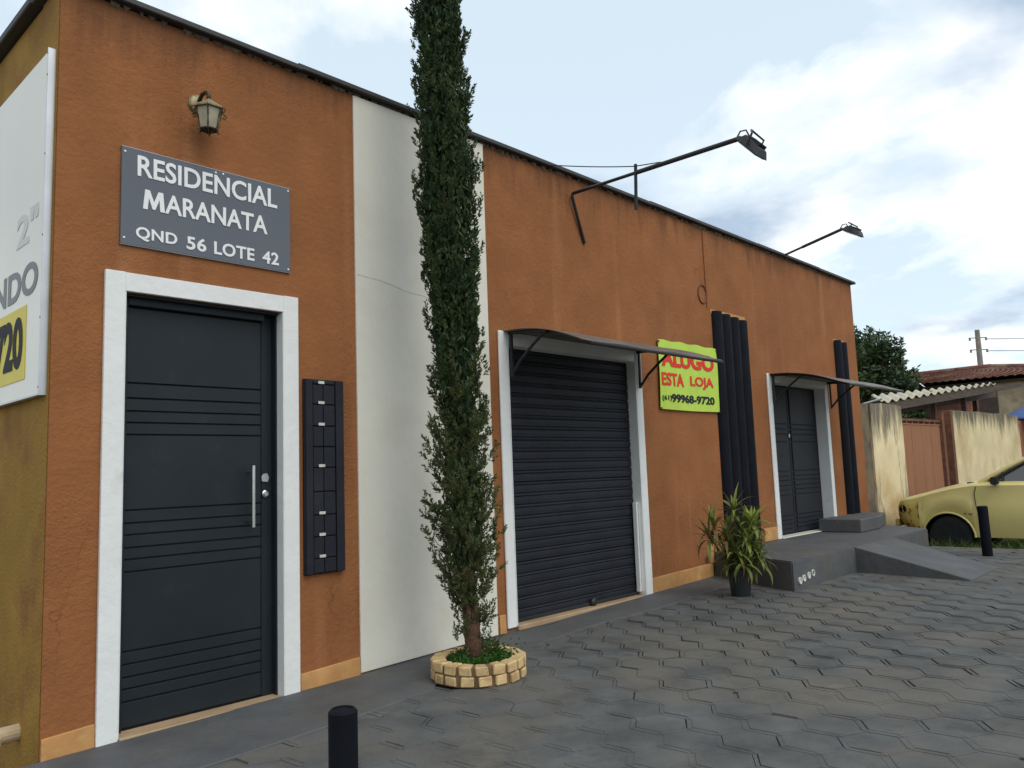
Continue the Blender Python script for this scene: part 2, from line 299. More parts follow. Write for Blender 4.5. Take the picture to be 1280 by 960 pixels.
# ================================================================ THE SETTING
g = MB(); g.add([(-600, -600, -1.62), (600, -600, -1.62), (600, 600, -1.62), (-600, 600, -1.62)], [(0, 1, 2, 3)])
tag(g.build('ground', m_ground), kind='structure')
g = MB().box((-80, -16, -1.66), (80, -7.4, -1.50)); tag(g.build('road', m_asph), kind='structure')
g = MB().prism([(9.45, .1), (9.9, -7.2), (40, -7.2), (40, 1.2), (9.45, 1.2)], -1.7, -1.38)
verge = tag(g.build('verge', m_earth), kind='structure')

# pavement: bed, hexagonal pavers, joints
PX0, PX1, PY0, PY1 = -4.0, 9.75, -7.2, -.02
SP = .250; ROT = R_(3)
def pav_edge(x, y):                          # far end of the pavement runs slightly askew
    return x < 9.30 + (-1.0-y)*.28 if y > -2.4 else x < 9.7
bed = MB(); nx, ny = 70, 36
pv = []; pf = []
for i in range(nx+1):
    for j in range(ny+1):
        x = PX0+(PX1-PX0)*i/nx; y = PY0+(PY1-PY0)*j/ny
        pv.append((x, y, gz(x)-.014))
for i in range(nx):
    for j in range(ny):
        a = i*(ny+1)+j; pf.append((a, a+ny+1, a+ny+2, a+1))
bed.add(pv, pf)
bed.box((PX0, PY0, -1.7), (PX1, PY1, -1.335))
pavement = tag(bed.build('pavement', m_joint), kind='structure')
def hexmesh(rr, h, bev):
    v = []; f = []
    for k in range(6):
        a = R_(60*k+30); v.append((rr*math.cos(a), rr*math.sin(a), -h))
    for k in range(6):
        a = R_(60*k+30); v.append((rr*math.cos(a), rr*math.sin(a), -bev*.7))
    for k in range(6):
        a = R_(60*k+30); q = rr-bev; v.append((q*math.cos(a), q*math.sin(a), random.uniform(-.0008, .0008)))
    f = [tuple(range(12, 18))] + [(k, (k+1) % 6, (k+1) % 6+6, k+6) for k in range(6)] + [(k+6, (k+1) % 6+6, (k+1) % 6+12, k+12) for k in range(6)]
    me = bpy.data.meshes.new('paver'); me.from_pydata(v, [], f); me.materials.append(m_pave); return me
hexm = [hexmesh((SP-.028)/math.sqrt(3)*random.uniform(.985, 1.01), .03, .003) for _ in range(7)]
hexn = [hexmesh((SP-.024)/math.sqrt(3)*random.uniform(.99, 1.01), .03, .0012) for _ in range(5)]
a1 = Vector((math.cos(ROT), math.sin(ROT))); a2 = Vector((math.cos(ROT+R_(60)), math.sin(ROT+R_(60))))
rngp = random.Random(11); tiles = []
apron = lambda x: -.34 if x < 5.2 else -.05
def blocked(x, y):
    if y > -.30 and x < 9.3: return True
    if x < 1.78 and y > -.62: return True                       # slab before the door
    if (x-2.12)**2+(y+.6)**2 < .2**2: return True
    if 5.8 < x < 9.1 and y > -.85: return True
    return False
for i in range(-60, 90):
    for j in range(-60, 60):
        p = a1*(SP*i)+a2*(SP*j)+Vector((.05, -.07))
        if PX0+.1 < p.x < 9.9 and PY0+.1 < p.y < PY1 and pav_edge(p.x, p.y) and not blocked(p.x, p.y):
            P = Vector((p.x, p.y, gz(p.x))); v = P-CAM; d = v.dot(fw)
            vis = False; size = 0
            if d > .3:
                px = 640+FPX*v.dot(rt)/d; py = 480-FPX*v.dot(up)/d
                vis = -25 < px < 1305 and -25 < py < 985
                size = 1/d**2*abs(v.normalized().z)*(.55+.45*min(1, max(0, (p.x-1.5)/2)))
            tiles.append((size if vis else 0, p.x, p.y))
tiles.sort(reverse=True)
rest = MB()
near = lambda x, y: max(0., min(1., (4.3-(x+.30*(y+2)))/2.2))        # worn, paint-clogged area near the door
for k, (s_, x, y) in enumerate(tiles):
    nr = near(x, y)
    t = Euler((rngp.gauss(0, .006)*(1-.75*nr), rngp.gauss(0, .006)*(1-.75*nr), ROT+R_(0)+rngp.gauss(0, .012)))
    loc = (x+rngp.gauss(0, .002), y+rngp.gauss(0, .002), gz(x)+rngp.gauss(0, .0014)*(1-.6*nr))
    me = rngp.choice(hexn if nr > .55 else hexm)
    if k < 300: put('paver', me, None, pavement, loc, t)
    else:
        Mx = Matrix.Translation(loc) @ t.to_matrix().to_4x4()
        rest.add([Mx @ v.co for v in me.vertices], [tuple(p.vertices) for p in me.polygons])
o = rest.build('pavers_beyond', m_pave, pavement); o['kind'] = 'stuff'
# joints between the pavers: some full, some cracked along one or both sides
jm = MB()
E6 = (SP/math.sqrt(3))
for (s_, x, y) in tiles:
    for k in range(3):
        a = ROT+R_(60*k); n = Vector((math.cos(a), math.sin(a))); tdir = Vector((-n.y, n.x))
        c = Vector((x, y))+n*(SP/2); q = rngp.random(); nr = near(x, y)
        w0, w1 = -.0155, .0155
        p0, p1 = ((.42, .72), (.05, .08), (.86, .80))[k]            # cracks follow the same sides of most stones
        if q < p0*(1-.80*nr): w0 += .0075
        if rngp.random() < p1*(1-.80*nr): w1 -= .0075
        hl = E6/2*1.04; zz = gz(c.x)-rngp.uniform(.0002, .0022)*(1-.9*nr)
        if rngp.random() < .05*(1-.5*nr): zz -= .008
        pts = [c+n*w0-tdir*hl, c+n*w1-tdir*hl, c+n*w1+tdir*hl, c+n*w0+tdir*hl]
        b = len(jm.v)
        jm.add([(p.x, p.y, zz) for p in pts]+[(p.x, p.y, zz-.012) for p in pts], [(0, 1, 2, 3), (0, 4, 5, 1), (2, 6, 7, 3), (1, 5, 6, 2), (3, 7, 4, 0)])
o = jm.build('joint_filling', m_pave, pavement); o['kind'] = 'stuff'
# smooth cement strip along the foot of the wall
st = MB()
n = 40
for i in range(n+1):
    x = 1.68+(5.9-1.68)*i/n
    w = .36+.03*math.sin(x*3.1)
    st.v += [(x, -.001, gz(x)+.016), (x, -w, gz(x)+.005), (x, -w-.05, gz(x)-.012)]
for i in range(n): 
    a = i*3; st.f += [(a, a+1, a+4, a+3), (a+1, a+2, a+5, a+4)]
st.build('cement_strip', m_conc, pavement)

# door slab
pts = [(-.9, -.01), (-.9, -.66), (.2, -.655), (1.2, -.63), (1.80, -.585), (1.72, -.01)]
b = MB().prism(pts, lambda x, y: gz(x)-.05, lambda x, y: -1.195+.017*x+ .02*y)
tag(b.build('door_slab', m_conc, bevel=.006), 'low grey painted concrete slab in front of the entrance door', 'slab')

# platform, ramp, tube box
pf_top = -.845
plat = empty('concrete_platform', (7.4, -.5, -1.085)); tag(plat, 'raised dark grey concrete platform before the double door', 'platform')
P0 = Vector((7.4, -.5, -1.085))
pl = MB().prism([(5.93-P0.x, -.002-P0.y), (5.50-P0.x, -1.0-P0.y), (6.9-P0.x, -1.03-P0.y), (9.30-P0.x, -.98-P0.y), (9.75-P0.x, -.4-P0.y), (10.1-P0.x, -.002-P0.y)], -.06, pf_top-P0.z)
pl.build('platform_block', m_conc, plat, bevel=.012, seg=2)
for i, hx in enumerate((5.62, 5.70, 5.80, 5.89)):
    hb = MB(); prof = [(.030, 0), (.030, .012), (.021, .012), (.019, .004), (.0001, .004)]
    hb.lathe(prof, 12, M=Matrix.Translation((hx-P0.x, -1.003-P0.y-.002*(hx-5.5), -1.0+.012*(i-1.5)-P0.z)) @ Matrix.Rotation(R_(90), 4, 'X'))
    hb.build('drain_pipe_end', m_tagw, plat, smooth=False)
rp_ = MB()
rp_.add([(6.86, -1.02, pf_top+.004), (8.00, -1.0, pf_top+.004), (7.70, -2.06, gz(9)+.012), (6.72, -2.06, gz(9)+.012), (6.86, -1.02, -1.12), (8.00, -1.0, -1.12), (7.70, -2.06, -1.12), (6.72, -2.06, -1.12)],
        [(0, 3, 2, 1), (0, 4, 7, 3), (1, 2, 6, 5), (3, 7, 6, 2), (0, 1, 5, 4), (4, 5, 6, 7)])
tag(rp_.build('ramp', m_conc, bevel=.006), 'short grey concrete ramp sloping from the platform to the pavers', 'ramp')
tb = MB().prism([(8.47, -.002), (8.49, -.50), (9.08, -.50), (9.85, -.32), (9.85, -.002)], pf_top+.001, -.69)
tag(tb.build('concrete_plinth', m_conc, bevel=.01), 'low dark concrete plinth under the far black pipes', 'plinth')

# ================================================================ THE BUILDING
BX1 = 10.17; ZT = 2.47
bld = empty('shop_building', (0, 0, -1.2)); tag(bld, 'brown stucco corner shop building with white panel and charcoal doors', 'building')
BO = Vector((0, 0, -1.2))
def bb(name, mb, mat, bevel=0, parent=None, smooth=False, seg=1):
    """mesh given in world coordinates, made a child of the building (or of one of its parts at the building's origin)"""
    mb.v = [(p[0], p[1], p[2]-BO.z) for p in mb.v]
    return mb.build(name, mat, parent or bld, bevel, smooth, seg=seg)
def wall_holes(x0, x1, z0, z1, holes, y0, y1):
    xs = sorted({x0, x1, *[h[0] for h in holes], *[h[1] for h in holes]}); zs = sorted({z0, z1, *[h[2] for h in holes], *[h[3] for h in holes]})
    def inside(a, b): return any(h[0] < a < h[1] and h[2] < b < h[3] for h in holes)
    m = MB(); nx, nz = len(xs)-1, len(zs)-1
    solid = [[not inside((xs[i]+xs[i+1])/2, (zs[j]+zs[j+1])/2) for j in range(nz)] for i in range(nx)]
    for i in range(nx):
        for j in range(nz):
            if not solid[i][j]: continue
            a, b, c, d = xs[i], xs[i+1], zs[j], zs[j+1]
            m.add([(a, y0, c), (b, y0, c), (b, y0, d), (a, y0, d)], [(0, 1, 2, 3)])
            m.add([(a, y1, c), (b, y1, c), (b, y1, d), (a, y1, d)], [(3, 2, 1, 0)])
            for di, dj, e in ((-1, 0, ((a, c), (a, d))), (1, 0, ((b, d), (b, c))), (0, -1, ((b, c), (a, c))), (0, 1, ((a, d), (b, d)))):
                ii, jj = i+di, j+dj
                if ii < 0 or jj < 0 or ii >= nx or jj >= nz or not solid[ii][jj]:
                    (p, q), (r, s) = e
                    m.add([(p, y0, q), (r, y0, s), (r, y1, s), (p, y1, q)], [(0, 3, 2, 1)])
    return m
D1 = (.325, 1.205, -1.185, .970)
SH = (3.085, 4.735, -1.10, .955)
D2 = (7.43, 8.93, -.835, .93)
fw_ = wall_holes(0, BX1, -1.45, ZT, [D1, SH, D2], 0, .26)
bb('front_wall', fw_, m_brown)
bb('side_wall', MB().box((0.002, .262, -1.45), (.25, 11, ZT)), m_ochre)
bb('corner_return', MB().box((-.004, .012, -1.45), (-.001, .26, ZT)), m_ochre)
bb('end_wall', MB().box((BX1-.25, .262, -1.45), (BX1-.002, 11, ZT)), m_brown)
bb('rear_wall', MB().box((.252, 10.75, -1.45), (BX1-.252, 10.998, ZT)), m_ochre)
bb('roof', MB().box((.252, .262, 2.1), (BX1-.252, 10.748, 2.2)), m_coping)
# coping / flashing: overlapping lengths, not quite straight
cx = [-.05, 1.3, 2.95, 5.1, 7.3, 9.0, BX1+.05]
rc = random.Random(3)
for i in range(6):
    dz = rc.uniform(-.006, .008); a, b_ = cx[i], cx[i+1]+.03
    m = MB().add([(a, -.05, ZT+.012+dz), (b_, -.05, ZT+.010+dz), (b_, .3, ZT+.012+dz), (a, .3, ZT+.012+dz), (a, -.045, ZT+.05+dz), (b_, -.045, ZT+.046+dz), (b_, .3, ZT+.06+dz), (a, .3, ZT+.06+dz)],
                 [(3, 2, 1, 0), (4, 5, 6, 7), (0, 1, 5, 4), (1, 2, 6, 5), (2, 3, 7, 6), (3, 0, 4, 7)])
    bb('coping', m, m_coping, .006)
# crumbled mortar under the flashing
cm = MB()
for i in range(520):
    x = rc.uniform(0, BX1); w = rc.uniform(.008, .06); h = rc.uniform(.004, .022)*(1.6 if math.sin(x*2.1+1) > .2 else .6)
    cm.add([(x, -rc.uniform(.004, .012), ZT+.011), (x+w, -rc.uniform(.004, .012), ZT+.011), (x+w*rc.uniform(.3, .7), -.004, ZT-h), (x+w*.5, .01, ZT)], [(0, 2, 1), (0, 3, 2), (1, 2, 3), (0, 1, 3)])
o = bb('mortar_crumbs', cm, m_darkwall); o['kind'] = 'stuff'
bb('coping', MB().box((-.055, .305, ZT+.014), (.3, 11.05, ZT+.06)), m_coping, .006)
# white panel
wp = MB().prism([(1.722, .01), (1.722, -.012), (2.895, -.012), (2.895, .01)], lambda x, y: gz(x)+.022, ZT-.005)
bb('white_panel', wp, m_cream, .003)
bb('white_panel_crack', MB().tube([(1.73, -.0125, 1.28), (1.95, -.0125, 1.262), (2.12, -.0125, 1.225), (2.3, -.0125, 1.21), (2.5, -.0125, 1.20)], .0011, 4), m_crack)
# skirting
def skirt(x0, x1, h, zb0, zb1):
    m = MB().add([(x0, -.014, zb0), (x1, -.014, zb1), (x1, .005, zb1), (x0, .005, zb0), (x0, -.011, zb0+h), (x1, -.011, zb1+h), (x1, .005, zb1+h), (x0, .005, zb0+h)],
                 [(3, 2, 1, 0), (4, 5, 6, 7), (0, 1, 5, 4), (1, 2, 6, 5), (2, 3, 7, 6), (3, 0, 4, 7)])
    bb('skirting', m, m_skirt, .003)
skirt(0.003, .226, .11, -1.215, -1.20)
skirt(1.312, 1.718, .115, -1.20, -1.18)
skirt(2.915, 2.98, .13, -1.135, -1.135)
skirt(4.85, 5.90, .135, gz(4.85)+.005, gz(5.9)+.005)
bb('skirting', MB().box((5.86, -.0165, gz(5.9)+.14), (5.925, .004, -.74)), m_skirt, .004)
skirt(7.03, 7.335, .14, pf_top+.004, pf_top+.004)
skirt(9.10, 9.2, .14, pf_top+.004, pf_top+.004)

def frame(name, hole, wL, wR, wT, proud, zb):
    x0, x1, z0, z1 = hole
    rj = random.Random(int(x0*100))
    m = MB()
    m.box((x0-wL, -proud, zb), (x0-.001, .0, z1+wT)); m.box((x1+.001, -proud, zb), (x1+wR, .0, z1+wT)); m.box((x0-.001, -proud+.001, z1+.001), (x1+.001, 0, z1+wT-.002))
    return m
# entrance door
m = frame('f', D1, .098, .098, .098, .022, -1.212)
m.box((D1[0]-.001, -.021, D1[2]), (D1[0]+.004, .10, D1[3])); m.box((D1[1]-.004, -.021, D1[2]), (D1[1]+.001, .05, D1[3]))
bb('door_frame', m, m_white, .005)
door = bb('entrance_door', MB().box((D1[0]+.004, .112, D1[2]), (D1[1]-.004, .15, D1[3])), m_navy)
tag(door, 'charcoal steel entrance door with grooved bands')
bb('door_jamb', MB().box((D1[0]+.005, .06, D1[2]), (D1[0]+.045, .111, D1[3]-.001)).box((D1[1]-.075, .0975, D1[2]), (D1[1]-.005, .111, D1[3]-.001)).box((D1[0]+.045, .06, D1[3]-.05), (D1[1]-.075, .111, D1[3]-.001)), m_navy, .003, door)
gr = [.523, .445, .379, .320, .259, -.121, -.185, -.243, -.307, -.364, -.425, -.809, -.870, -.932, -.988, -1.048]
zs = [D1[3]-.052]+gr+[D1[2]+.012]
for i in range(len(zs)-1):
    bb('door_panel', MB().box((D1[0]+.05, .094, zs[i+1]+.004), (D1[1]-.08, .1115, zs[i]-.004)), m_navy, .002, door)
bb('door_lining', MB().box((D1[1]-.012, .051, D1[2]+.006), (D1[1]-.0005, .0970, D1[3]-.0005)).box((D1[0]+.0045, .02, D1[3]-.012), (D1[1]-.0125, .0595, D1[3]-.0005)), m_navy, 0, door)
hd = MB().tube([(1.045, .03, .09), (1.045, .03, -.25)], .011, 12).tube([(1.045, .03, .055), (1.045, .094, .055)], .007, 8).tube([(1.045, .03, -.215), (1.045, .094, -.215)], .007, 8)
o = bb('door_handle', hd, m_chrome, 0, door); smooth_by_angle(o)
o = bb('lock', MB().lathe([(.021, 0), (.021, .008), (.013, .012), (.0125, .018), (.0001, .018)], 16, M=Matrix.Translation((1.150, .094, -.07)) @ Matrix.Rotation(R_(90), 4, 'X')), m_chrome, 0, door)
bb('lock_cover', MB().prism([(-.02, -.022), (.016, -.026), (.024, .0), (.012, .024), (-.012, .02), (-.024, .004)], 0, .006), m_alu, .001, door).matrix_basis = Matrix.Translation((1.150, .094, .022)) @ Matrix.Rotation(R_(90), 4, 'X') @ Matrix.Translation((0, 0, BO.z))
bpy.data.objects[door.children[-1].name].matrix_basis = Matrix.Translation((1.150, .094, .022-BO.z)) @ Matrix.Rotation(R_(90), 4, 'X') @ Matrix.Translation((0, 0, BO.z))
bb('door_sill', MB().box((D1[0]+.0045, -.028, -1.206), (D1[1]-.0045, .0935, D1[2]+.005)), m_sill, .004)
bb('door_backing', MB().box((D1[0], .155, D1[2]), (D1[1], .25, D1[3])), m_void)

# roller shutter
bb('shutter_frame', frame('f', SH, .095, .10, .10, .02, -1.108), m_white, .006)
bb('shutter_reveal', MB().box((SH[0], -.019, SH[2]), (SH[0]+.006, .10, SH[3])).box((SH[1]-.006, -.019, SH[2]), (SH[1], .10, SH[3])).box((SH[0]+.006, -.019, SH[3]-.006), (SH[1]-.006, .10, SH[3]-.0005)), m_white)
bb('shutter_guide', MB().box((SH[1]-.05, .012, SH[2]+.03), (SH[1]-.007, .055, -.30)).box((SH[1]-.033, -.004, SH[2]+.03), (SH[1]-.025, .0115, -.30)), m_white, .004)
shut = bb('roller_shutter', MB().box((SH[0]+.007, .082, SH[2]), (SH[1]-.007, .10, SH[3]-.007)), m_void)
tag(shut, 'closed charcoal roller shutter of horizontal slats')
ns = 24; sh_h = (SH[3]-SH[2]-.02)/ns
sm = MB()
prof = [(.006, 0), (-.004, .003), (-.0065, sh_h*.35), (-.006, sh_h*.60), (-.003, sh_h*.655), (.004, sh_h*.67), (.004, sh_h*.70), (-.004, sh_h*.715), (-.0075, sh_h*.80), (-.004, sh_h*.90), (.006, sh_h*.925), (.006, sh_h*.985)]
sw = SH[1]-SH[0]-.02
for k, (yy, zz) in enumerate(prof): sm.v += [(0, yy, zz), (sw, yy, zz)]
for k in range(len(prof)-1): sm.f.append((2*k, 2*k+1, 2*k+3, 2*k+2))
slat = sm.mesh('slat'); slat.materials.append(m_navy2)
for i in range(ns):
    put('slat', slat, None, shut, (SH[0]+.01, .075, SH[2]+.012+i*sh_h-BO.z), (rc.gauss(0, .01), 0, 0))
bb('bottom_rail', MB().box((SH[0]+.012, .050, SH[2]+.004), (SH[1]-.012, .062, SH[2]+.03)), m_black, .003, shut)
bb('shutter_lock', MB().lathe([(.035, 0), (.035, .02), (.02, .035), (.0001, .035)], 12, M=Matrix.Translation((4.05, .049, SH[2]+.03)) @ Matrix.Rotation(R_(90), 4, 'X')), m_black, 0, shut)
bb('shutter_sill', MB().box((SH[0]+.0065, -.03, SH[2]-.035), (SH[1]-.0065, .064, SH[2]+.003)), m_sill, .006)
bb('shutter_step', MB().prism([(2.985, -.001), (2.985, -.07), (4.86, -.07), (4.86, -.001)], lambda x, y: gz(x), lambda x, y: SH[2]-.037), m_conc, .008)

# double door on the platform
m = frame('f', D2, .09, .09, .09, .02, pf_top+.002); bb('double_door_frame', m, m_white, .006)
bb('double_door_reveal', MB().box((D2[0], -.019, D2[2]), (D2[0]+.006, .12, D2[3])).box((D2[1]-.006, -.019, D2[2]), (D2[1], .12, D2[3])).box((D2[0]+.006, -.019, D2[3]-.006), (D2[1]-.006, .12, D2[3]-.0005)), m_white)
dd = bb('double_door', MB().box((D2[0]+.007, .142, D2[2]), (D2[1]-.007, .17, D2[3]-.007)), m_void); tag(dd, 'charcoal folding double door with grooved bands')
xm = 8.10
for (a, b_) in ((D2[0]+.009, xm-.006), (xm+.006, D2[1]-.009)):
    zz = [D2[3]-.012, .46, .40, .34, .25, -.10, -.16, -.21, -.27, -.32, -.38, -.62, -.67, -.72, -.77, D2[2]+.01]
    lf = bb('door_leaf', MB().box((a, .125, D2[2]+.006), (b_, .1415, D2[3]-.010)), m_navy2, .003, dd)
    # every leaf carries its pressed bands as raised strips
    sub = MB()
    for i in range(len(zz)-1):
        sub.box((a+.05, .113, zz[i+1]+.006), (b_-.05, .1245, zz[i]-.006))
    bb('pressed_panel', sub, m_navy2, .003, dd)
bb('padlock', MB().box((xm-.03, .105, .30), (xm-.006, .124, .345)), m_alu, .004, dd)
bb('door_sill', MB().box((D2[0]+.0065, -.032, pf_top+.002), (D2[1]-.0065, .112, D2[2]+.005)), m_cream, .004)

# round black pipes in the facade
def pipes(x0, n, r, zt, zb):
    for i in range(n):
        m = MB(); xx = x0+r+i*2*r
        m.tube([(xx, .022, zb), (xx, .022, zt-.02-.012*i), (xx, .022, zt-.005-.012*i), (xx, .022, zt-.012*i)], [r*.985, r*.985, r*.95, r*.88], 22)
        o = bb('facade_pipe', m, m_pipe, 0); smooth_by_angle(o, 40)
    bb('pipe_niche', MB().box((x0-.012, -.004, zt-.03), (x0+2*r*n+.012, -.001, zt+.016)), m_skirt)
pipes(6.185, 4, .091, 1.60, pf_top+.002)
pipes(9.38, 2, .093, 1.60, -.688)
# conduit and ring on the wall, drain hole
bb('wall_conduit', MB().tube([(6.10, -.006, ZT-.02), (6.105, -.006, 1.95), (6.11, -.006, 1.62)], .006, 6), m_brown)
bb('wall_ring', MB().tube([(6.03+.085*math.cos(a*math.pi/10), -.006, 1.752+.095*math.sin(a*math.pi/10)) for a in range(21)], .007, 6), m_rust)
bb('drain_hole', MB().lathe([(.045, 0), (.045, .006), (.034, .006), (.032, .002), (.0001, .002)], 14, M=Matrix.Translation((5.82, -.001, gz(5.8)+.18)) @ Matrix.Rotation(R_(90), 4, 'X')), m_rust)
bb('pvc_outlet', MB().tube([(.05, .32, -1.13), (-.08, .31, -1.13), (-.10, .30, -1.14)], .038, 14), m_pvc, 0)

# ================================================================ THINGS ON THE WALL
# name sign
sg = empty('name_sign', (.775, -.012, 1.2)); tag(sg, 'grey rectangular sign with white lettering RESIDENCIAL MARANATA above the entrance door', 'sign')
so = Vector((.775, -.012, 1.2))
MB().box((.295-so.x, -.004, 1.212-so.z), (1.255-so.x, .009, 1.722-so.z)).build('sign_plate', m_signgrey, sg, bevel=.002)
MB().box((.2935-so.x, -.002, 1.2105-so.z), (1.2565-so.x, .0085, 1.2118-so.z)).box((.2935-so.x, -.002, 1.2222+.5-so.z), (1.2565-so.x, .0085, 1.7236-so.z)).build('sign_edge', m_alu, sg)
def stext(body, x, z, w, h, bold, sp=1.0): wall_text('lettering', body, x-so.x, z-so.z, w, h, m_signwhite, sg, -.006, bold, sp)
stext('RESIDENCIAL', .372, 1.580, .795, .112, .018, 1.0)
stext('ARANATA', .407+.108, 1.413, .590, .104, .018, 1.0)
mp_ = [(0, 0), (.09, 1), (.30, 1), (.5, .42), (.70, 1), (.91, 1), (1, 0), (.79, 0), (.745, .60), (.56, .05), (.44, .05), (.255, .60), (.21, 0)]
mm_ = MB(); nm = len(mp_)
mm_.add([(a_*.112, -.002, b_*.104) for a_, b_ in mp_]+[(a_*.112, .002, b_*.104) for a_, b_ in mp_], [tuple(range(nm)), tuple(range(2*nm-1, nm-1, -1))]+[(i, i+nm, (i+1) % nm+nm, (i+1) % nm) for i in range(nm)])
mm_.build('lettering', m_signwhite, sg, loc=(.402-so.x, -.006, 1.413-so.z))
for wd_, xx, ww in (('QND', .369, .212), ('56', .632, .108), ('LOTE', .785, .238), ('42', 1.073, .104)): stext(wd_, xx, 1.242, ww, .072, .022, 1.05)
for x, z in ((.310, 1.695), (.312, 1.245), (.792, 1.705), (.835, 1.707), (1.24, 1.705), (1.24, 1.23)):
    MB().lathe([(.006, 0), (.0055, .003), (.0001, .004)], 10, M=Matrix.Translation((x-so.x, -.004, z-so.z)) @ Matrix.Rotation(R_(90), 4, 'X')).build('screw', m_signwhite, sg)

# wall lantern
ln = empty('wall_lantern', (.69, 0, 2.05)); tag(ln, 'small aged lantern with dusty glass panes on bracket above the grey sign', 'lantern')
MB().lathe([(.052, 0), (.052, .012), (.044, .022), (.02, .028), (.0001, .03)], 20, M=Matrix.Translation((0, 0, .02)) @ Matrix.Rotation(R_(90), 4, 'X')).build('wall_plate', m_lampcap, ln, smooth=False)
MB().tube([(0, -.02, .025), (0, -.06, .055), (.004, -.10, .058), (.006, -.125, .035), (.006, -.128, .0)], [.012, .011, .010, .011, .012], 8).build('bracket', m_lampfr, ln, smooth=True)
lc = Vector((.006, -.13, -.16))
def ring6(r, z, ph=0): return [(lc.x+r*math.cos(R_(60*k+ph)), lc.y+r*math.sin(R_(60*k+ph)), lc.z+z) for k in range(6)]
cap = MB(); v = ring6(.012, .165)+ring6(.03, .15)+ring6(.085, .112)+ring6(.083, .106)
cap.add(v, [tuple(range(6))]+[(i*6+k, i*6+(k+1) % 6, (i+1)*6+(k+1) % 6, (i+1)*6+k) for i in range(3) for k in range(6)]+[tuple(range(23, 17, -1))])
cap.build('lantern_cap', m_lampcap, ln)
top6 = ring6(.066, .106); bot6 = ring6(.045, -.005)
for k in range(6):
    a, b_, c, d = Vector(top6[k]), Vector(top6[(k+1) % 6]), Vector(bot6[(k+1) % 6]), Vector(bot6[k]); n_ = (b_-a).cross(d-a).normalized()*.002
    MB().add([a+n_, b_+n_, c+n_, d+n_, a-n_, b_-n_, c-n_, d-n_], [(0, 1, 2, 3), (7, 6, 5, 4), (0, 4, 5, 1), (1, 5, 6, 2), (2, 6, 7, 3), (3, 7, 4, 0)]).build('pane', m_lampgl, ln)
fr = MB()
for k in range(6):
    t0, b0 = Vector(top6[k]), Vector(bot6[k]); oo = Vector((t0.x-lc.x, t0.y-lc.y, 0)).normalized()
    fr.tube([t0, t0.lerp(b0, .25)+oo*.006, t0.lerp(b0, .5)-oo*.002, t0.lerp(b0, .75)+oo*.005, b0+oo*.004, b0+oo*.012+Vector((0, 0, -.012))], .0042, 6)
    t1 = Vector(bot6[(k+1) % 6]); fr.tube([b0, t1], .0045, 6); fr.tube([Vector(top6[k]), Vector(top6[(k+1) % 6])], .004, 6)
    fr.tube([t0+oo*.018, t0+oo*.034+Vector((0, 0, -.012)), t0+oo*.026+Vector((0, 0, -.028)), t0+oo*.012+Vector((0, 0, -.02))], .0035, 5)
    fr.tube([b0, Vector((lc.x, lc.y, lc.z-.03))], .003, 5)
fr.build('lantern_frame', m_lampfr, ln)

# letter box panel
lb = empty('letterbox_panel', (1.47, 0, .02)); tag(lb, 'tall narrow charcoal panel of letter boxes with small white number tags beside the door', 'letterbox')
LZ0, LZ1 = -.545, .592; lo = Vector((1.47, 0, .02))
MB().box((1.338-lo.x, -.018, LZ0-lo.z), (1.602-lo.x, .005, LZ1-lo.z)).build('back_plate', m_navy2, lb, bevel=.004)
MB().box((1.340-lo.x, -.040, LZ0+.004-lo.z), (1.385-lo.x, -.0185, LZ1-.002-lo.z)).build('side_rail', m_navy2, lb, bevel=.004)
MB().box((1.545-lo.x, -.040, LZ0+.004-lo.z), (1.600-lo.x, -.0185, LZ1-.004-lo.z)).build('side_rail', m_navy2, lb, bevel=.004)
zz = [LZ1-.004, .56, .44, .312, .190, .068, -.072, -.206, -.330, -.454, LZ0+.006]
tags = {1, 2, 3, 5, 7, 8, 9}
for i in range(10):
    if zz[i]-zz[i+1] > .02:
        MB().box((1.390-lo.x, -.034, zz[i+1]+.003-lo.z), (1.458-lo.x, -.0185, zz[i]-.003-lo.z)).build('letter_box', m_navy2, lb, bevel=.003)
        MB().box((1.463-lo.x, -.034, zz[i+1]+.003-lo.z), (1.540-lo.x, -.0185, zz[i]-.003-lo.z)).build('letter_box', m_navy2, lb, bevel=.003)
    if i in tags:
        o = MB().box((1.425-lo.x, -.037, zz[i]+.004-lo.z), (1.466-lo.x, -.0345, zz[i]+.020-lo.z)).build('number_tag', m_tagw, lb)

# banner
bn = empty('banner', (5.66, -.02, .55)); tag(bn, 'neon yellow-green banner with red and black lettering ALUGO ESTA LOJA on the wall', 'banner')
bo = Vector((5.66, -.02, .55))
bm_ = MB(); nx, nz = 24, 14
rb = random.Random(5)
def bwave(u, v): return .005*math.sin(u*7+v*2)*v*(1-v)*4+.007*(1-v)*(math.sin(u*9)*.5+.5)*.6+.004*abs(math.sin(u*5+v*4))
for i in range(nx+1):
    for j in range(nz+1):
        u, v = i/nx, j/nz
        x = 5.122+u*1.085+ (1-v)*-.015; z = .540+v*.652 + .010*math.sin(u*math.pi)*(1-2*v)*(-.6) + (.006*math.sin(u*22) if j == nz else 0)
        bm_.v.append((x-bo.x, -bwave(u, v), z-bo.z))
for i in range(nx):
    for j in range(nz):
        a = i*(nz+1)+j; bm_.f.append((a, a+nz+1, a+nz+2, a+1))
bm_.build('banner_cloth', m_bannr, bn, smooth=True)
